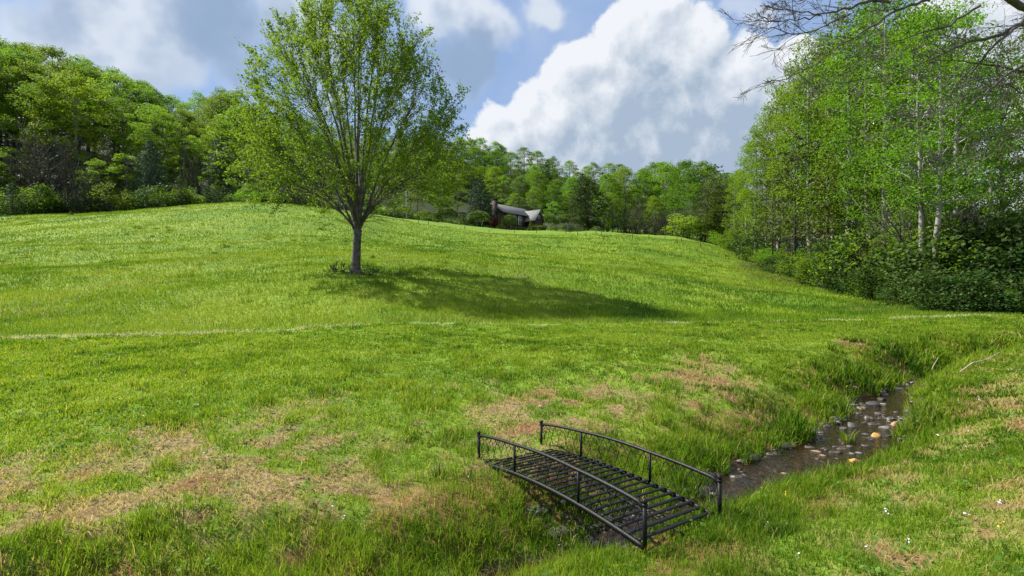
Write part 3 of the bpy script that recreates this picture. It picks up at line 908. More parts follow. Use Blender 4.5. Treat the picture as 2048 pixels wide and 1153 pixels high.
V_CEDAR = [conifer(265, 7, .03, 2.2, .12, 18, 8, 26, .3, 'dark', 'dark', -.15, .1, .9)]
V_POP = [clumpy_tree(270 + k, 17, (.2, .3, .14)[k], (2.6, 2.9, 2.3)[k], .17, (44, 38, 50)[k], 12000, .155, .9, 'pale', 'poplar', .9, .0, 26, 1.12, .3) for k in range(3)]
V_SHRUB = [shrub(280 + k, 3.0, 1.8, 2200, .16, lf) for k, lf in enumerate(('poplar', 'forest', 'dark', 'yellow'))]


def forest(name, variants, px, d, top_py, label, cat='tree', group=None, wid=1.0, jit=True):
    x = (px - 1024) / 1024 * d
    z = tz(x, d); v = variants[int(rng.integers(len(variants)))]
    H = max(v[1].vertices[i].co.z for i in range(0, len(v[1].vertices), 37))
    want = (576 - top_py) / 1024 * d + EYE - z
    s = max(.25, want / H)
    w = max(s, .55) if s < 1 else s ** .8
    return plant(name, v, (x, d, z - .1), (w * wid, w * wid, s), label, cat, group)


sky_l = lambda px: np.interp(px, [-300, 0, 100, 200, 270, 300, 380, 430, 480, 520, 560, 700, 940, 1000, 1050, 1100, 1150, 1200, 1290, 1350, 1400, 1450],
                             [60, 68, 82, 118, 140, 168, 200, 168, 168, 200, 215, 250, 272, 285, 290, 312, 318, 328, 330, 322, 320, 340])
# left hillside wood
g = np.random.default_rng(12)
for row, (d0, drop, vs, nm, lab) in enumerate(((150, 0, V_FULL + V_TALL, 'forest_tree', 'tall green tree on the skyline of the left hillside wood'), (128, 26, V_TALL, 'forest_tree', 'tall bare-stemmed green tree in the middle of the left hillside wood'),
                                               (112, 60, V_TALL + V_TALL + V_YEL, 'forest_tree', 'tall bare-stemmed tree near the front of the left hillside wood'))):
    for px in np.arange(-170, 700, 40 if row < 2 else 46):
        q = px + g.uniform(-14, 14)
        forest(nm, vs, q, d0 + g.uniform(-7, 7), sky_l(q) + drop * g.uniform(.6, 1.3) + (g.uniform(-4, 14) if row == 0 else 0), lab, 'tree', 'trees of the left hillside wood', 1.15)
for px in np.arange(-150, 640, 34):
    q = px + g.uniform(-12, 12); d = 97 + g.uniform(-3, 5)
    kind = g.random()
    if kind < .12: forest('bare_tree', V_BARE, q, d, g.uniform(270, 330), 'greyish leafless tree in the dark edge of the left wood', 'tree', 'leafless trees at the left wood edge', 1.2)
    else: forest('young_tree', V_YOUNG, q, d + 2, g.uniform(285, 330), 'bright green young tree at the edge of the left wood', 'tree', 'young trees at the left wood edge', 1.2)
for px in np.arange(-140, 660, 24):
    q = px + g.uniform(-8, 8); d = 93 + g.uniform(-2, 2)
    if g.random() < .12: forest('bare_shrub', V_BARE, q, d, g.uniform(335, 380), 'dark leafless shrub along the meadow edge of the left wood', 'shrub', 'leafless shrubs at the left wood edge', 1.5)
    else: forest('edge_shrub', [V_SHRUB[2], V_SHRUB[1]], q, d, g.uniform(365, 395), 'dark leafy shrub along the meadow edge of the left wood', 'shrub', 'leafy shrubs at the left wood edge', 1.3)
for (px, d, top) in ((70, 98, 235), (215, 99, 262), (300, 97, 275), (440, 99, 268), (560, 100, 270)):
    forest('forest_pine', V_SCRUB + V_PINE, px, d, top, 'dark pine standing among the green trees of the left wood', 'tree', 'dark pines of the left wood', .7)
for (px, d, top) in ((905, 170, 300), (1085, 175, 330), (1165, 160, 345), (1240, 150, 335), (1345, 130, 330)):
    forest('forest_pine', V_PINE + V_SCRUB, px, d, top, 'dark pine among the green trees behind the house', 'tree', 'dark pines behind the house', .8)
forest('cedar', V_CEDAR, 25, 88, 362, 'dark green cedar at the far left end of the meadow edge', 'tree', None, 1.3)
forest('cedar', V_CEDAR, 362, 90, 345, 'small green fir alone in front of the left wood', 'tree', None, 1.0)

# wood behind the house
for row, (d0, drop) in enumerate(((235, 0), (195, 22), (165, 45))):
    for px in np.arange(700, 1500, 26 if row == 0 else 30):
        q = px + g.uniform(-12, 12)
        forest('forest_tree', V_FULL, q, d0 + g.uniform(-8, 8), sky_l(q) + drop * g.uniform(.6, 1.4) + (g.uniform(-4, 8) if row == 0 else 0), 'green tree on the wooded hill behind the house', 'tree', 'trees on the hill behind the house', 1.35)
for (px, d, top) in ((700, 118, 300), (745, 120, 320), (790, 124, 325), (835, 136, 318), (880, 142, 330), (915, 146, 322), (1030, 150, 385), (1068, 150, 372), (1105, 150, 368), (1140, 150, 380), (1010, 155, 350)):
    forest('young_tree', V_YOUNG + V_FULL[:1], px, d, top, 'light green tree just behind the house garden', 'tree', 'light green trees behind the garden')
for (px, d, top) in ((1215, 128, 345), (1250, 130, 330), (1290, 132, 335), (1330, 128, 322), (1372, 120, 318), (1405, 118, 322), (1225, 122, 390), (1310, 118, 390), (1380, 112, 385), (1270, 126, 370)):
    forest('forest_tree', V_FULL + V_YOUNG, px, d, top, 'bright green tree at the crest right of the house', 'tree', 'bright trees at the crest right of the house')
for (px, d, top, w) in ((1280, 108, 398, 1.6), (1430, 100, 328, 1.0), (1415, 98, 350, 1.0), (1447, 96, 340, .9)):
    forest('scrub_pine', V_SCRUB, px, d, top, 'dark olive pine at the crest right of the house', 'tree', 'dark pines at the crest', w)
for px in np.arange(1195, 1440, 16):
    q = px + g.uniform(-5, 5); x0, d0, z0 = at_pixel(q, np.interp(q, [1200, 1350, 1440], [466, 478, 496]))
    d0 = np.interp(q, [1190, 1350, 1440], [124, 112, 99]) + g.uniform(-1, 2)
    if g.random() < .6: forest('bare_shrub', V_BARE, q, d0, g.uniform(408, 440), 'grey leafless shrub along the crest fence', 'shrub', 'leafless shrubs along the crest', 1.5)
    else: forest('edge_shrub', [V_SHRUB[1], V_SHRUB[0]], q, d0, g.uniform(425, 450), 'green shrub along the crest fence', 'shrub', 'green shrubs along the crest', 1.3)
forest('edge_shrub', [V_SHRUB[3]], 1365, 104, 428, 'yellow green spreading shrub in front of the leafless crest shrubs', 'shrub', None, 1.7)

# right wood, nearer
RW = [(1470, 80, 338), (1492, 74, 300), (1512, 66, 240), (1535, 64, 215), (1556, 60, 150), (1590, 56, 128), (1622, 50, 62), (1655, 49, 70), (1690, 44, -15), (1738, 42, 10), (1772, 39, -60), (1822, 38, 20), (1905, 35, -10),
      (1575, 76, 215), (1640, 66, 170), (1712, 58, 110), (1790, 54, 90), (1862, 46, 30), (1950, 46, 120), (2010, 42, 60), (2090, 40, 0), (1930, 60, 190), (2040, 62, 230), (1480, 92, 345), (1450, 98, 350), (1523, 70, 265), (1548, 68, 200), (1605, 60, 120), (1637, 56, 90), (1668, 52, 60), (1715, 48, 40), (1752, 46, 10), (1800, 44, 0), (1845, 42, -20), (1885, 48, 70), (1975, 36, 100), (2060, 50, 110), (1590, 68, 175), (1680, 66, 130)]
for (px, d, top) in RW:
    forest('poplar_tree', V_POP, px, d * 1.1 + (3 if px < 1560 else 0), top, 'slender airy green tree in the wood on the right', 'tree', 'slender trees of the right wood')
for (px, d, top) in ((1590, 56, 265), (1655, 49, 300), (1545, 66, 330)):
    forest('scrub_pine', V_SCRUB, px, d, top, 'dark olive pine among the slender trees on the right', 'tree', 'dark pines in the right wood', .9)
v_pale = [clumpy_tree(300 + k, 17, .34, 3.2, .16, 48, 12000, .16, .8, 'pale', 'poplar', .9, -.014, 22, 1.15, .3) for k in range(2)]
for k, (px, d, lab) in enumerate(((1842, 33.5, 'pale-barked tall tree with a bare leaning trunk, left of the pale pair'), (1866, 32.6, 'pale-barked tall tree with a thick straight trunk, right of the pale pair'))):
    x = (px - 1024) / 1024 * d; plant('pale_tree', v_pale[k], (x, d, tz(x, d) - .1), 1.1, lab, 'tree', None, .3 + k)
for px in np.arange(1436, 2160, 34):
    q = px + g.uniform(-10, 10)
    forest('forest_tree', V_FULL + V_YOUNG, q, g.uniform(84, 112) if q < 1700 else g.uniform(66, 90), np.interp(q, [1436, 1560, 1800, 2160], [372, 400, 430, 440]) + g.uniform(-25, 20), 'low leafy tree deep inside the right wood', 'tree', 'leafy trees deep in the right wood', 1.2)
edge = lambda px: np.interp(px, [1430, 1550, 1660, 1750, 1900, 2100], [96, 63, 46, 36, 27.5, 26.5])
for px in np.arange(1440, 2120, 12):
    q = px + g.uniform(-6, 6); d = edge(q) + g.uniform(0, 1.6 if q < 1750 else 3.2)
    h = g.uniform(1.6, 3.6) if q < 1720 else g.uniform(.9, 3.0)
    x = (q - 1024) / 1024 * d; v = V_SHRUB[int(g.choice([0, 1, 1, 2, 2] if q < 1780 else [0, 1, 2, 2, 1]))]
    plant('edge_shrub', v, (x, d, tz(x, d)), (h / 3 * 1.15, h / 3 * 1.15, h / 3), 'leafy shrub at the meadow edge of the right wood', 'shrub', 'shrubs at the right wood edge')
for px in np.arange(1480, 2140, 22):
    q = px + g.uniform(-8, 8); d = edge(q) + g.uniform(2.5, 7); h = g.uniform(3.5, 6.5)
    x = (q - 1024) / 1024 * d; v = V_SHRUB[int(g.choice([1, 2, 2]))] if g.random() < .6 or q > 1900 else V_YOUNG[int(g.integers(2))]
    plant('understory_shrub', v, (x, d, tz(x, d)), (h / 3 if v in V_SHRUB else h / 9), 'tall dark shrub inside the right wood', 'shrub', 'understory of the right wood')
for px in np.arange(1500, 1930, 30):
    q = px + g.uniform(-8, 8); d = edge(q) + g.uniform(3, 9); x = (q - 1024) / 1024 * d
    plant('bare_tree', V_BARE[int(g.integers(3))], (x, d, tz(x, d)), g.uniform(.5, .9), 'thin leafless tree inside the right wood', 'tree', 'thin leafless trees of the right wood')
for (px, d, h) in ((1935, 34, 6.0), (1985, 33, 6.6), (2040, 32, 7.0), (2100, 31, 7.5), (1960, 40, 7), (2020, 40, 8)):
    x = (px - 1024) / 1024 * d; plant('holly_bush', V_SHRUB[2], (x, d, tz(x, d)), h / 3, 'big dark evergreen bush at the right end of the wood', 'bush', 'dark bushes at the right end')

# bare overhanging tree, trunk outside the frame
def bare_overhang():
    g = np.random.default_rng(31); m = MB()
    Q = lambda a: np.array([P(*p) for p in a])
    x0, y0 = (2380 - 1024) / 1024 * 9.5, 9.5
    zb = tz(x0, y0)
    org = np.array([x0, y0, zb])
    m.tube(np.array([(x0, y0, zb - .3), (x0, y0, zb + .3), (x0 - .1, y0, zb + 2.5), (x0 - .35, y0 - .1, 4.6), (x0 - .5, y0 - .1, 5.8), (x0 - .2, y0, 7.6), (x0 + .2, y0 + .2, 9.6), (x0 + .5, y0 + .2, 12)]) - org, [.42, .30, .25, .22, .18, .13, .08, .02], 10)
    BR = [([(2300, 160, 9.3), (2160, 70, 9.0), (2048, 8, 8.7), (1960, -22, 8.5), (1860, -32, 8.3), (1780, -12, 8.1), (1700, 16, 7.9), (1640, 30, 7.8), (1580, 18, 7.6), (1520, 12, 7.5)], .10),
          ([(2300, 160, 9.3), (2150, 90, 8.9), (2048, 40, 8.5), (1990, 78, 8.3), (1935, 82, 8.2), (1880, 112, 8.0), (1800, 145, 7.9), (1690, 165, 7.7)], .075),
          ([(1860, -2, 8.3), (1800, 15, 8.1), (1740, 55, 7.9), (1660, 105, 7.8), (1600, 150, 7.6), (1530, 168, 7.5)], .035),
          ([(2300, 160, 9.3), (2180, 190, 8.9), (2060, 150, 8.6), (1960, 124, 8.4), (1880, 122, 8.3), (1840, 108, 8.2)], .06),
          ([(2048, 40, 8.5), (1990, 90, 8.2), (1940, 145, 8.0), (1900, 190, 7.9), (1850, 230, 7.8), (1790, 250, 7.7)], .035),
          ([(2180, 190, 8.9), (2060, 118, 8.4), (1985, 170, 8.2), (1930, 225, 8.0), (1880, 265, 7.9), (1810, 303, 7.8)], .045),
          ([(2180, 190, 8.9), (2090, 240, 8.6), (2020, 280, 8.4), (1960, 305, 8.3), (1900, 312, 8.2)], .035),
          ([(2180, 190, 8.9), (2090, 205, 8.6), (2010, 165, 8.4), (1975, 150, 8.3)], .05),
          ([(2300, 160, 9.3), (2200, 0, 9.2), (2080, -60, 9.0), (1900, -110, 8.8), (1700, -90, 8.6)], .11),
          ([(1960, 12, 8.5), (1890, 60, 8.2), (1830, 65, 8.0), (1790, 90, 7.9), (1690, 150, 7.7), (1610, 190, 7.6)], .028),
          ([(1700, 28, 7.9), (1650, 52, 7.8), (1600, 72, 7.7), (1540, 55, 7.6)], .02), ([(1640, 30, 7.8), (1590, 40, 7.7), (1545, 42, 7.6), (1518, 28, 7.5)], .016),
          ([(1780, 5, 8.1), (1700, -5, 8.0), (1620, -20, 7.9), (1540, -12, 7.8)], .03)]

    BACK = []
    for k in range(11):      # limbs on the sides the photograph does not show
        a = k * 2.4; h = 4.2 + k * .55
        if math.cos(a) < -.35 and h < 8: continue
        BACK.append(grow_path((x0 - .25, y0, h), (math.cos(a), math.sin(a), .55), 4.6 - k * .22, 12, g, .12, .02))

    def tw(p, d, L, r, lev):
        pts = grow_path(p, d, L, 6, g, .13, .015 if lev < 2 else .04)
        m.tube(pts, np.maximum(np.linspace(r, r * .3, 7), .0028), 4 if lev == 0 else 3, False)
        if lev < 2:
            for k in range(4 if lev == 0 else 3):
                i = int(g.integers(1, 6)); tw(pts[i], sidedir(pts[i] - pts[i - 1], g.uniform(.35, .8), g, .3), L * g.uniform(.35, .6), r * .55, lev + 1)
    for pl, r in BR:
        q = Q(pl) - org
        t0 = np.arange(len(q)); t1 = np.linspace(0, len(q) - 1, len(q) * 4)
        pts = np.stack([np.interp(t1, t0, q[:, k]) for k in range(3)], 1)
        for _ in range(3): pts[1:-1] = (pts[:-2] + 2 * pts[1:-1] + pts[2:]) / 4
        pts[1:-1] += g.normal(size=pts[1:-1].shape) * .012
        m.tube(pts, np.maximum(.8 * r * np.linspace(1, .08, len(pts)) ** 1.6, .006), 8 if r > .06 else 5, False)
        for i in range(5, len(pts) - 1):
            if g.random() < .9:
                d = sidedir(pts[i + 1] - pts[i], g.uniform(.4, .9), g, .2)
                tw(pts[i], d, g.uniform(.45, 1.1) * (1 - .5 * i / len(pts)), .009 * (1 - .55 * i / len(pts)), 0)
    for bp in BACK:
        q = bp - org
        m.tube(q, np.linspace(.075, .008, len(q)), 6, False)
        for i in range(3, len(q) - 1):
            for _ in range(2): tw(q[i], sidedir(q[i + 1] - q[i], g.uniform(.4, .9), g, .2), g.uniform(.7, 1.5), .012, 0)
    return m, org


om, oorg = bare_overhang()
root = empty('overhanging_tree', tuple(oorg)); tag(root, 'leafless tree whose bare branches hang into the upper right corner', 'tree')
link('trunk', om.mesh('trunk', plain('bark_overhang', (.06, .05, .044), .85, var=.45, scale=6, bump=.7, bscale=20), True), root)

# ------------------------------------------------------------------ house and its garden
M_H = dict(wall=plain('dark_log_wall', (.045, .026, .018), .7, var=.35, scale=2), roof=plain('grey_roof', (.19, .19, .185), .75, var=.12, scale=1.5), brick=plain('dark_brick', (.032, .017, .014), .85, var=.35, scale=5),
           white=plain('white_trim', (.72, .72, .70), .5, var=.05), glass=plain('window_glass', (.10, .12, .14), .08, var=.2, scale=.6, spec=.8), deck=plain('dark_deck', (.06, .04, .03), .8))
hd = 132.0; hxx = (1006 - 1024) / 1024 * hd
hz0 = tz(hxx, hd)
YAWH = R(50)
house = empty('house', (hxx, hd, hz0 - .3), YAWH); tag(house, 'dark brown house with light grey roof half hidden behind the crest', 'house')


def prism(m, pts, y0, y1):
    """extrude an (x, z) outline between y0 and y1"""
    n = len(pts); v = [(x, y0, z) for x, z in pts] + [(x, y1, z) for x, z in pts]
    m.add(v, [(i, (i + 1) % n, n + (i + 1) % n, n + i) for i in range(n)], [(0, i + 1, i) for i in range(1, n - 1)] + [(n, n + i, n + i + 1) for i in range(1, n - 1)])


Lh, Wh, eave, ridge = 13.0, 7.0, 5.3, 7.5
# long axis = local x; the long front faces local -y
m = MB(); m.box((Lh / 2, Wh / 2, eave / 2), (Lh, Wh, eave))
m.add([(0, 0, eave), (0, Wh, eave), (0, Wh / 2, ridge), (Lh, 0, eave), (Lh, Wh, eave), (Lh, Wh / 2, ridge)], None, [(0, 2, 1), (3, 4, 5)])
link('wall', m.mesh('wall', M_H['wall']), house)
m = MB()
for s in (0, 1):
    ye, yr = (-.7, Wh / 2) if s == 0 else (Wh + .7, Wh / 2)
    ze = eave - .7 * (ridge - eave) / (Wh / 2)
    m.add([(-.6, ye, ze), (Lh + .6, ye, ze), (Lh + .6, yr, ridge), (-.6, yr, ridge), (-.6, ye, ze + .2), (Lh + .6, ye, ze + .2), (Lh + .6, yr, ridge + .2), (-.6, yr, ridge + .2)],
          [(0, 1, 2, 3), (4, 7, 6, 5), (0, 4, 5, 1), (0, 3, 7, 4), (1, 5, 6, 2)])
rf = link('roof', m.mesh('roof', M_H['roof']), house)
m = MB(); m.box((-.52, 2.4, 4.2), (.9, 1.3, 8.4)); m.box((-.52, 2.4, 8.5), (1.1, 1.5, .2)); link('chimney', m.mesh('chimney', M_H['brick']), house)
# gabled wing at the right end, reaching forward
m = MB(); m.box((Lh - 1.8, -1.6, 2.0), (3.6, 3.2, 4.0)); m.add([(Lh - 3.6, -3.2, 4.0), (Lh, -3.2, 4.0), (Lh - 1.8, -3.2, 6.4)], None, [(0, 1, 2)])
link('wing_wall', m.mesh('wing_wall', M_H['wall']), house)
m = MB()
for s in (-1, 1):
    xc = Lh - 1.8; xe = xc + s * 2.35
    m.add([(xc, -3.7, 6.45), (xe, -3.7, 3.3), (xe, .2, 3.3), (xc, 3.0, 6.45), (xc, -3.7, 6.65), (xe, -3.7, 3.5), (xe, .2, 3.5), (xc, 3.0, 6.65)], [(0, 1, 2, 3), (4, 7, 6, 5), (0, 4, 5, 1), (1, 5, 6, 2)])
link('wing_roof', m.mesh('wing_roof', M_H['roof']), house)
for (xc, zc, w, h) in ((4.7, 3.6, 1.5, 2.6), (6.9, 3.6, 1.5, 2.6)):
    arc = [(xc - w / 2, zc - h / 2), (xc + w / 2, zc - h / 2)] + [(xc + w / 2 * math.cos(a), zc + h / 2 - w / 2 + w / 2 * math.sin(a)) for a in np.linspace(0, np.pi, 9)]
    m = MB(); prism(m, arc, -.12, -.01); win = link('arched_window', m.mesh('arched_window', M_H['white']), house)
    m = MB(); prism(m, [(xc + (x - xc) * .74, zc + (z - zc) * .88) for x, z in arc], -.145, -.125); pn = link('pane', m.mesh('pane', M_H['glass']), win)
    m = MB(); m.box((xc, -.16, zc), (.10, .02, h * .88)); m.box((xc, -.164, zc), (w * .74, .02, .10)); link('glazing_bar', m.mesh('glazing_bar', M_H['white']), win)
m = MB(); m.box((Lh - 1.8, -3.25, 4.6), (.9, .08, .9)); win = link('gable_window', m.mesh('gable_window', M_H['white']), house)
m = MB(); m.box((Lh - 1.8, -3.30, 4.6), (.7, .04, .7)); link('pane', m.mesh('pane', M_H['glass']), win)
m = MB(); m.box((7.2, -.05, 1.1), (1.1, .08, 2.2)); link('door', m.mesh('door', M_H['deck']), house)
m = MB(); m.box((4.2, -1.2, .35), (8.0, 2.3, .18))
for k in range(9): m.box((.4 + k * .95, -2.3, .9), (.08, .08, 1.0))
m.box((4.2, -2.3, 1.42), (8.0, .1, .08)); link('porch_deck', m.mesh('porch_deck', M_H['deck']), house)


def clipped(seed, prof, n, size, leaf='clipped', stems=0, stem_h=0.0, bark='gray', bump=.08):
    """clipped shrub: leaf skin over a turned outline [(r, z)]"""
    g = np.random.default_rng(seed); C = MB(); Tm = MB()
    pr = np.array(prof, float); z = g.uniform(pr[0, 1], pr[-1, 1], n * 2); r = np.interp(z, pr[:, 1], pr[:, 0])
    keep = g.random(n * 2) < (r / pr[:, 0].max()) * .9 + .1; z = z[keep]; r = r[keep]
    a = g.uniform(0, 2 * np.pi, len(z)); k = 1 + bump * np.sin(a * 4 + z * 3) + g.uniform(-.25, .05, len(z))
    C.leaves(np.stack([r * k * np.cos(a), r * k * np.sin(a), z], 1), size * g.uniform(.6, 1.3, len(z)), .4, g)
    for s in range(max(1, stems)):
        b = s * 2.4 + .3; q = .18 * pr[:, 0].max() if stems > 1 else 0
        e = .55 * pr[:, 0].max() if stems > 1 else 0
        Tm.tube([(q * math.cos(b), q * math.sin(b), -.3), ((q + e) * .5 * math.cos(b), (q + e) * .5 * math.sin(b), max(.2, stem_h * .6)), (e * math.cos(b), e * math.sin(b), max(.3, stem_h + .3))], [.09, .07, .05], 5)
    return Tm.mesh('trunk', BARK[bark]), C.mesh('crown', M_LEAF[leaf])


K_UMB = clipped(401, [(.5, 1.5), (2.1, 1.7), (2.4, 2.3), (2.1, 3.0), (1.3, 3.5), (.2, 3.7)], 1500, .32, 'clipped', 3, 1.8)
K_BALL = clipped(402, [(.8, .0), (1.0, .4), (.95, .8), (.6, 1.15), (.1, 1.3)], 700, .22, 'clipped')
K_CONE = clipped(403, [(.75, .0), (.7, .6), (.5, 1.4), (.25, 2.2), (.03, 2.8)], 600, .22, 'clipped')
K_MYR = clipped(404, [(.5, 2.3), (1.0, 2.7), (1.45, 3.4), (1.5, 3.9), (.8, 4.2)], 800, .28, 'clipped', 4, 2.8, 'pale', .15)
K_RED = clipped(405, [(.4, .6), (1.2, .9), (1.35, 1.6), (1.0, 2.3), (.3, 2.7)], 700, .26, 'red', 2, 1.0, 'dark', .15)
V_ROUND = [clumpy_tree(410, 11, .10, 4.0, .22, 50, 9000, .34, .75, 'dark', 'dark')]


def garden(name, kit, px, base_py, top_py, label, cat, group=None, H=1.0, dep=None, wid=1.0):
    d = dep or np.interp(px, [780, 860, 1000, 1200], [108, 112, 121, 121])
    x = (px - 1024) / 1024 * d; z = tz(x, d)
    s = ((576 - top_py) / 1024 * d + EYE - z) / H
    return plant(name, kit, (x, d, z), (s * wid, s * wid, max(.2, s)), label, cat, group)


garden('umbrella_shrub', K_UMB, 892, 447, 414, 'flat-topped clipped umbrella shrub standing farthest left of the house', 'shrub', 'clipped umbrella shrubs', 3.7, None, 1.0)
garden('umbrella_shrub', K_UMB, 957, 457, 422, 'flat-topped clipped umbrella shrub left of the red bush', 'shrub', 'clipped umbrella shrubs', 3.7, None, 1.0)
garden('umbrella_shrub', K_UMB, 1018, 462, 430, 'round clipped umbrella shrub in front of the house windows', 'shrub', 'clipped umbrella shrubs', 3.7, None, .7)
garden('red_bush', K_RED, 982, 455, 431, 'dark red bush beside the chimney of the house', 'bush', None, 2.7, 124, .8)
for (px, top, w, lab) in ((854, 436, 1.3, 'low round clipped bush farthest left in the garden'), (872, 439, 1.0, 'low round clipped bush next to the left umbrella shrub'), (944, 449, 1.3, 'low clipped bush under the middle umbrella shrub'), (976, 451, 1.5, 'low dark clipped bush below the red bush'),
                          (999, 453, 1.2, 'small mounded clipped bush left of the house front umbrella shrub'), (1036, 454, 1.9, 'wide low clipped bush in front of the house door'), (1074, 450, 1.5, 'bright wide clipped bush under the gabled wing')):
    garden('clipped_bush', K_BALL, px, 460, top, lab, 'bush', 'low clipped bushes at the house', 1.3, None, w)
garden('cone_shrub', K_CONE, 1062, 462, 439, 'pointed cone shrub in front of the gabled wing', 'shrub', None, 2.8)
garden('cone_shrub', K_CONE, 925, 449, 430, 'small pointed cone shrub between the two left umbrella shrubs', 'shrub', None, 2.8)
for (px, top, lab) in ((1098, 429, 'vase-shaped myrtle tree nearest to the house wing'), (1113, 433, 'vase-shaped myrtle tree, second from the house wing'), (1136, 428, 'vase-shaped myrtle tree with the widest top'), (1161, 434, 'smallest vase-shaped myrtle tree in front of the dark round tree')):
    garden('myrtle_tree', K_MYR, px, 462, top, lab, 'tree', 'vase-shaped myrtles by the house', 4.2, None, .85)
garden('white_pine', V_PINE[0], 960, 450, 352, 'big blue green pine left of the house', 'tree', None, 14, 125, 1.05)
garden('round_tree', V_ROUND[0], 1176, 455, 366, 'dark dense round tree right of the house', 'tree', None, 10.5, 123, 1.05)
garden('garden_tree', V_YOUNG[0], 1105, 455, 404, 'light green leafy tree right behind the house wing', 'tree', None, 9, 136, 1.3)
gk = np.random.default_rng(41)
for px in np.arange(735, 1195, 11):
    if 1000 < px < 1092: continue
    q = px + gk.uniform(-4, 4); d = np.interp(q, [735, 860, 1000, 1200], [106, 113, 124, 127]) + gk.uniform(0, 4)
    x = (q - 1024) / 1024 * d; h = gk.uniform(1.3, 3.4)
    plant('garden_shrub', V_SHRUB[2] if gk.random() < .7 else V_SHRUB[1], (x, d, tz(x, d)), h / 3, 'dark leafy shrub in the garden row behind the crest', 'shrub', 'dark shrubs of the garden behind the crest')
# utility pole
x, d = (813 - 1024) / 1024 * 109, 109; z = tz(x, d)
pole = empty('utility_pole', (x, d, z)); tag(pole, 'pale wooden utility pole at the crest behind the lone tree', 'pole')
m = MB(); m.tube([(0, 0, -.4), (0, 0, 7.2)], [.17, .12], 8); link('pole_shaft', m.mesh('pole_shaft', plain('pole_wood', (.36, .33, .28), .8)), pole)
m = MB(); m.box((0, -.12, 6.6), (1.6, .1, .12)); link('crossarm', m.mesh('crossarm', plain('pole_wood_arm', (.3, .27, .23), .8)), pole)
m = MB(); m.tube([(.32, -.1, 5.2), (.32, -.1, 6.0)], .2, 10); link('transformer', m.mesh('transformer', plain('pole_grey', (.4, .41, .42), .5)), pole)

# fence posts and stakes along the crest
POSTS = [(792, 437, 12), (806, 441, 14), (837, 447, 10), (857, 449, 8), (930, 458, 10), (978, 466, 7), (1029, 466, 7), (1073, 466, 7), (1132, 470, 13), (1140, 467, 7), (1155, 471, 15), (1172, 471, 7), (1203, 471, 16), (1224, 466, 7), (1246, 470, 8), (1265, 476, 14), (1298, 478, 12),
         (1330, 479, 8), (1354, 487, 16), (1363, 484, 8), (1401, 494, 12)]
M_POST = plain('post_wood', (.07, .055, .045), .85)
m = MB(); m.tube([(0, 0, -.2), (0, 0, .94), (0, 0, 1.0)], [.055, .05, .03], 7); post_me = m.mesh('fence_post', M_POST)
ORD = 'leftmost second third fourth fifth sixth seventh eighth ninth tenth eleventh twelfth thirteenth fourteenth fifteenth sixteenth seventeenth eighteenth nineteenth twentieth rightmost'.split()
for i, (px, py, hp) in enumerate(sorted(POSTS)):
    x, d, z = at_pixel(px, py, 20, 130)
    o = link('fence_post', post_me, None, (x, d, z)); h = hp / 1024 * d; o.scale = (1, 1, max(.5, h)); o.rotation_euler = (g.uniform(-.05, .05), g.uniform(-.05, .05), 0)
    tag(o, ('%s small dark wooden post on the meadow crest' % ORD[i]) if ORD[i].endswith('most') else 'small dark wooden post on the meadow crest, %s from the left' % ORD[i], 'post', 'posts along the crest')
x, d, z = at_pixel(142, 431, 20, 100)
plant('meadow_sapling', clipped(450, [(.35, .0), (.4, .25), (.25, .6), (.02, .9)], 160, .16, 'dark'), (x, d, z), .8, 'tiny dark sapling alone on the left meadow crest', 'sapling')
x, d, z = at_pixel(1192, 471, 20, 130)
plant('staked_sapling', clipped(451, [(.3, 1.0), (.8, 1.2), (.7, 1.5), (.1, 1.7)], 160, .22, 'clipped', 1, 1.2), (x, d, z), .95, 'small staked sapling on the crest in front of the right garden', 'sapling')

NTH = 'second third fourth fifth sixth seventh eighth ninth tenth eleventh twelfth thirteenth fourteenth fifteenth sixteenth seventeenth eighteenth'.split()
for base_label, lo, hi in (('tall green tree on the skyline of the left hillside wood', -8, 500), ('bright green tree at the crest right of the house', 0, 2048), ('light green tree just behind the house garden', 0, 2048), ('dark olive pine at the crest right of the house', 0, 2048),
                           ('dark olive pine among the slender trees on the right', 0, 2048), ('big dark evergreen bush at the right end of the wood', 0, 2048), ('bright green young tree at the edge of the left wood', 0, 500), ('greyish leafless tree in the dark edge of the left wood', 0, 500)):
    row = sorted((1024 + 1024 * o.location.x / o.location.y, o.name, o) for o in COL.objects if o.get('label') == base_label)
    row = [r for r in row if lo <= r[0] <= hi]
    for k, (_, _, o) in enumerate(row):
        if k - 1 < len(NTH):
            o['label'] = base_label + (', leftmost' if k == 0 else ', rightmost' if k == len(row) - 1 else ', %s from the left' % NTH[k - 1])
# dead sticks by the stream
M_STICK = plain('dead_stick', (.30, .25, .19), .8)
for (pts, r, lab) in (([(1858, 760, 0), (1866, 738, .15), (1877, 726, .35)], .012, 'thin upright dead stick at the upstream water edge'), ([(1920, 748, .05), (1945, 737, .15), (1975, 729, .18), (2000, 720, .25)], .014, 'long dead branch lying on the near bank upstream')):
    w = []
    for (px, py, dz) in pts:
        x, d, z = at_pixel(px, py + dz * 60); w.append((x, d, z + dz))
    w = np.array(w); m = MB(); m.tube(w - w[0], np.linspace(r, r * .5, len(w)), 5)
    tag(link('dead_stick', m.mesh('dead_stick', M_STICK), None, tuple(w[0])), lab, 'stick')

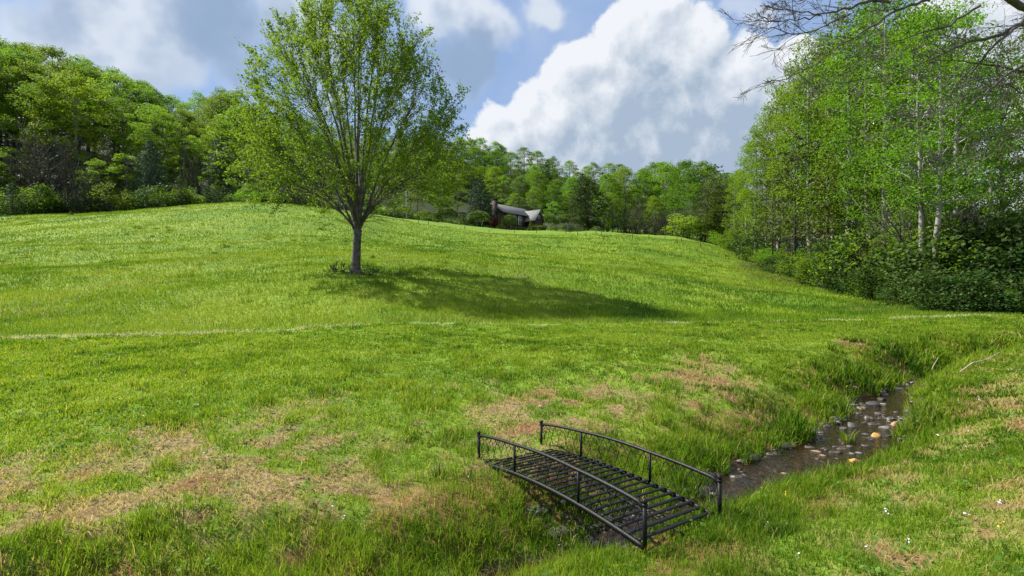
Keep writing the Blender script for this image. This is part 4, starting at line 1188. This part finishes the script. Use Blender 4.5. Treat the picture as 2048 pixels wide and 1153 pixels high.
# ------------------------------------------------------------------ grass
def grassmat(name, dark, mid, light, straw, trans=.35):
    m, t, b = mat(name)
    tint = new_node(t, 'ShaderNodeAttribute', attribute_name='tint').outputs['Fac']; dr = new_node(t, 'ShaderNodeAttribute', attribute_name='dryness').outputs['Fac']
    c = mixc(t, sstep(t, tint, 0, .5), dark, mid); c = mixc(t, sstep(t, tint, .5, 1), c, light); c = mixc(t, dr, c, straw)
    t.links.new(c, b.inputs['Base Color']); b.inputs['Roughness'].default_value = .65; b.inputs['Specular IOR Level'].default_value = .08
    tr = t.nodes.new('ShaderNodeBsdfTranslucent'); t.links.new(mixc(t, 1.0, c, (1.4, 1.4, .8), 'MULTIPLY'), tr.inputs['Color'])
    mx = t.nodes.new('ShaderNodeMixShader'); mx.inputs[0].default_value = trans
    t.links.new(b.outputs[0], mx.inputs[1]); t.links.new(tr.outputs[0], mx.inputs[2]); t.links.new(mx.outputs[0], t.nodes['Material Output'].inputs['Surface'])
    return m


def blades(name, material, x, y, h, w, lean, tint, dryness, g, seg=2, zoff=0.0, az=None):
    n = len(x); z = terrain(x, y) + zoff
    az = g.uniform(0, 2 * np.pi, n) if az is None else az
    fa = g.uniform(0, np.pi, n)
    d = np.stack([np.cos(az), np.sin(az), np.zeros(n)], 1); s = np.stack([np.cos(fa), np.sin(fa), np.zeros(n)], 1)
    p0 = np.stack([x, y, z - .01], 1)
    hv = np.array([0, 0, 1.0])[None] * h[:, None]
    if seg == 1:
        tip = p0 + hv * np.cos(lean)[:, None] + d * (h * np.sin(lean))[:, None]
        v = np.stack([p0 - s * w[:, None] / 2, p0 + s * w[:, None] / 2, tip], 1).reshape(-1, 3); k = 3
        tr = np.arange(n * 3).reshape(-1, 3)
    else:
        mid = p0 + hv * (.55 * np.cos(lean * .45))[:, None] + d * (h * .55 * np.sin(lean * .45))[:, None]
        tip = mid + hv * (.5 * np.cos(lean * 1.5))[:, None] + d * (h * .5 * np.sin(lean * 1.5))[:, None]
        v = np.stack([p0 - s * w[:, None] / 2, p0 + s * w[:, None] / 2, mid - s * w[:, None] * .42, mid + s * w[:, None] * .42, tip], 1).reshape(-1, 3); k = 5
        b_ = np.arange(n) * 5
        tr = np.stack([b_, b_ + 1, b_ + 3, b_, b_ + 3, b_ + 2, b_ + 2, b_ + 3, b_ + 4], 1).reshape(-1, 3)
    me = mesh_from(name, v, tr, None, material, False, dict(tint=np.repeat(np.clip(tint, 0, 1), k), dryness=np.repeat(np.clip(dryness, 0, 1), k)))
    return link(name, me)


def scatter(n, d0, d1, p, g, umax=1.3):
    """n points with density falling as distance ** -p inside the view wedge"""
    q = g.random(n); e = 2 - p
    d = (d0 ** e + q * (d1 ** e - d0 ** e)) ** (1 / e)
    u = g.uniform(-umax, umax, n)
    return u * d, d


G_LAWN = grassmat('lawn_grass', (.035, .090, .007), (.120, .210, .012), (.225, .296, .030), (.42, .32, .15), .46)
G_MEADOW = grassmat('meadow_grass', (.055, .125, .009), (.134, .216, .013), (.218, .283, .026), (.30, .28, .09))
G_CUT = grassmat('cut_grass', (.26, .30, .15), (.36, .40, .22), (.46, .46, .28), (.42, .38, .22))
g = np.random.default_rng(99)
# lawn and banks
nt = 132000
cx, cy = scatter(nt, 1.7, 22, 1.55, g, 1.5)
ok = cy < line_y(cx) - .12 + g.normal(size=nt) * .08
cx, cy = cx[ok], cy[ok]
dist, side, zw, hw = stream_info(cx, cy); zc = terrain(cx, cy)
dm = dry_mask(cx, cy)
ok = (zc > zw + .015) | (dist > 3)
ok &= g.random(len(cx)) > dm * .78
cx, cy, dist, side, dm = cx[ok], cy[ok], dist[ok], side[ok], dm[ok]
bankw = np.where(side > 0, smooth(dist, 1.35, .6) * (.30 + .70 * smooth(cx, -1, 1.2)), smooth(dist, 1.1, .55) * .6) * (.55 + .75 * smooth(fbm(cx * 1.6, cy * 1.6, 3, 12), .35, .65))
nb = 7
bx = np.repeat(cx, nb); by = np.repeat(cy, nb); r_ = np.hypot(bx, by)
sp = .02 + .012 * r_ ** .7
oa = g.uniform(0, 2 * np.pi, len(bx)); orr = np.sqrt(g.random(len(bx))) * sp
bx = bx + np.cos(oa) * orr; by = by + np.sin(oa) * orr
bw_ = np.repeat(bankw, nb); dmm = np.repeat(dm, nb)
tuft = smooth(fbm(bx * 2.1, by * 2.1, 3, 15), .5, .72)
h = (.055 + .06 * tuft) * (1 - .4 * dmm) + bw_ * (.05 + .15 * np.repeat(g.random(len(cx)), nb))
h = h * g.uniform(.55, 1.35, len(h))
lx = (bx - BC.x) * math.cos(YAW) + (by - BC.y) * math.sin(YAW); ly = -(bx - BC.x) * math.sin(YAW) + (by - BC.y) * math.cos(YAW)
h = np.where((np.abs(lx) < BL / 2 + .03) & (np.abs(ly) < BW / 2 + .03), h * .55, h)      # kept short under the deck
w = np.maximum(.0042, .00125 * r_) * (1 + .4 * bw_) * g.uniform(.7, 1.3, len(h))
tint = .60 + 1.1 * (fbm(bx * .55, by * .55, 4, 18) - .5) + .7 * (fbm(bx * 3, by * 3, 2, 19) - .5) + .6 * (np.repeat(g.random(len(cx)), nb) - .5) + .25 * (g.random(len(h)) - .5) - .22 * bw_ * (np.repeat(side, nb) > 0) + .1 * bw_ * (np.repeat(side, nb) < 0)
dryb = (g.random(len(h)) < (.06 + .4 * dmm)) * g.uniform(.3, 1, len(h))
lean = np.abs(g.normal(size=len(h))) * .45 + .15
print('lawn blades', len(h))
tag(blades('lawn_grass', G_LAWN, bx, by, h, w, lean, tint, dryb, g, 2, 0, oa), 'short green lawn and bank grass', 'grass', kind='stuff')
# long arching tussocks on the banks
nt = 5200
cx, cy = scatter(nt, 2.0, 15, 1.2, g, 1.25)
dist, side, zw, hw = stream_info(cx, cy); zc = terrain(cx, cy)
ok = (dist < np.where(side > 0, 1.6, .95)) & (zc > zw + .02) & (fbm(cx * 1.5, cy * 1.5, 3, 52) > np.where(side > 0, .47 + .075 * smooth(cx, .3, -1.5), .48))
# keep the deck clear
c_, s_ = math.cos(YAW), math.sin(YAW); lx = (cx - BC.x) * c_ + (cy - BC.y) * s_; ly = -(cx - BC.x) * s_ + (cy - BC.y) * c_
ok &= ~((np.abs(lx) < BL / 2 + .05) & (np.abs(ly) < BW / 2 + .08) & (zc > zw + .25))
cx, cy, side = cx[ok], cy[ok], side[ok]
nb = 26
bx = np.repeat(cx, nb); by = np.repeat(cy, nb); oa = g.uniform(0, 2 * np.pi, len(bx)); orr = np.sqrt(g.random(len(bx))) * .06
bx += np.cos(oa) * orr; by += np.sin(oa) * orr
h = np.repeat(g.uniform(.09, .25, len(cx)) * np.where(side > 0, 1, .75), nb) * g.uniform(.5, 1.2, len(bx)); w = np.maximum(.005, .0012 * np.hypot(bx, by)) * g.uniform(.7, 1.3, len(h))
tint = np.repeat(g.uniform(.05, .8, len(cx)), nb) + g.uniform(-.2, .2, len(h)) + .15 * (np.repeat(side, nb) < 0)
print('tussock blades', len(h))
tag(blades('bank_grass', G_LAWN, bx, by, h, w, np.abs(g.normal(size=len(h))) * .4 + .25, tint, (g.random(len(h)) < .06) * .8, g, 2, 0, oa), 'long arching grass tussocks along the stream banks', 'grass', kind='stuff')
# flattened dry straw
n = 120000
x, y = scatter(n, 2.0, 14, 1.3, g, 1.25)
dm = dry_mask(x, y); ok = g.random(n) < dm * .95 + .015
x, y = x[ok], y[ok]; dist, side, zw, hw = stream_info(x, y); ok = dist > .85; x, y = x[ok], y[ok]; n = len(x)
tag(blades('dry_straw', G_LAWN, x, y, g.uniform(.04, .13, n), np.maximum(.0035, .0011 * np.hypot(x, y)) * g.uniform(.6, 1.2, n), g.uniform(1.05, 1.5, n), g.random(n), g.uniform(.55, 1.0, n), g, 2, .012), 'flattened dry straw on the bare patches', 'straw', kind='stuff')
# cut windrow along the mowing line
n = 24000
x = g.uniform(-20, 32, n); x = x[g.random(n) < (smooth(x, 9, -4) * .5 + .5) * smooth(fbm(x * .45, x * 0, 4, 3), .28, .55)]; n = len(x)
y = line_y(x) + g.normal(size=n) * (.10 + .22 * fbm(x * .7, x * 0, 3, 6)) - .02
tag(blades('windrow_straw', G_CUT, x, y, g.uniform(.05, .16, n), .02 * g.uniform(.6, 1.3, n), g.uniform(.7, 1.4, n), g.uniform(.0, 1, n), g.uniform(0, .6, n), g, 2, .01), 'pale line of cut grass along the mowing edge', 'straw', kind='stuff')
# uncut meadow
n = 430000
x, y = scatter(n, 14, 92, 1.9, g, 1.2)
ok = (y > line_y(x) + .05) & ~((x / y > .40) & (y > edge(x / y * 1024 + 1024) + 1.5))
x, y = x[ok], y[ok]; n = len(x)
tall = .5 + .9 * fbm(x * .35, y * .35, 4, 77)
h = (.07 + .10 * tall) * g.uniform(.6, 1.4, n) * (.9 + .004 * y); w = .0013 * y * g.uniform(.7, 1.4, n)
tint = .52 + 1.5 * (fbm(x * .14, y * .10, 4, 81) - .5) + .9 * (fbm(x * .8, y * .5, 3, 83) - .5) + .18 * (g.random(n) - .5)
tag(blades('meadow_grass', G_MEADOW, x, y, h, w, np.abs(g.normal(size=n)) * .35 + .1, tint, (g.random(n) < .03 + .30 * smooth(fbm(x * .3, y * .22, 4, 86), .50, .68)) * g.uniform(.3, .9, n), g, 1), 'uncut meadow grass on the rising slope', 'grass', kind='stuff')
# darker rank clumps scattered over the meadow
nt = 900
cx, cy = scatter(nt, 20, 80, 1.3, g, 1.1)
ok = ~((cx / cy > .38) & (cy > edge(cx / cy * 1024 + 1024) - 2)) & (fbm(cx * .12, cy * .12, 3, 66) > .45); cx, cy = cx[ok], cy[ok]
nb = 40; bx = np.repeat(cx, nb) + g.normal(size=len(cx) * nb) * np.repeat(g.uniform(.12, .4, len(cx)), nb); by = np.repeat(cy, nb) + g.normal(size=len(cx) * nb) * .2
h = np.repeat(g.uniform(.15, .34, len(cx)), nb) * g.uniform(.5, 1.2, len(bx))
tag(blades('rank_grass', G_MEADOW, bx, by, h, .0013 * by, np.abs(g.normal(size=len(bx))) * .4 + .1, np.repeat(g.uniform(-.1, .5, len(cx)), nb) + g.uniform(-.15, .15, len(bx)), np.repeat(g.random(len(cx)) < .15, nb) * .6, g, 1), 'darker rank grass clumps dotted over the meadow', 'grass', kind='stuff')
# broad-leaved weeds
wmb = MB()
n = 900
x, y = scatter(n, 2.2, 9, 1.3, g, 1.2); dist, side, zw, hw = stream_info(x, y); zc = terrain(x, y); ok = (zc > zw + .03) & (fbm(x * .9, y * .9, 3, 57) > .5)
x, y, zc = x[ok], y[ok], zc[ok]
pts = []
for a, b_, c_ in zip(x, y, zc):
    k = int(g.integers(5, 12)); hh = g.uniform(.03, .14)
    pts.append(np.stack([a + g.normal(size=k) * .05, b_ + g.normal(size=k) * .05, c_ + g.uniform(.3, 1, k) * hh], 1))
pts = np.concatenate(pts); wmb.leaves(pts, g.uniform(.02, .05, len(pts)), .8, g, .7)
tag(link('broadleaf_weeds', wmb.mesh('broadleaf_weeds', leafmat('weed_leaf', (.06, .14, .02), (.12, .22, .04), .35, 0, 0))), 'low broad-leaved weeds in the lawn', 'weeds', kind='stuff')
# scattered tiny flowers
for nm, col, n, lab, hgt in (('white_flowers', (.62, .60, .70), 150, 'tiny whitish wild flowers in the grass', .10), ('yellow_flowers', (.75, .55, .02), 90, 'tiny yellow wild flowers in the grass', .09)):
    m = MB()
    x, y = scatter(n, 2.6, 16, 1.0, g, 1.1); dist, side, zw, hw = stream_info(x, y); ok = dist > .9
    if nm[0] == 'y': ok &= (x > 2) | (x < -4)
    x, y = x[ok], y[ok]; z = terrain(x, y)
    c_ = np.repeat(np.stack([x, y, z + hgt * g.uniform(.5, 1, len(x))], 1), 5, 0) + g.normal(size=(len(x) * 5, 3)) * .012
    m.leaves(c_, g.uniform(.009, .016, len(c_)), .6, g, .9)
    tag(link(nm, m.mesh(nm, plain('petal_' + nm, col, .6, var=.1))), lab, 'flowers', kind='stuff')
print('objects', len(bpy.data.objects))
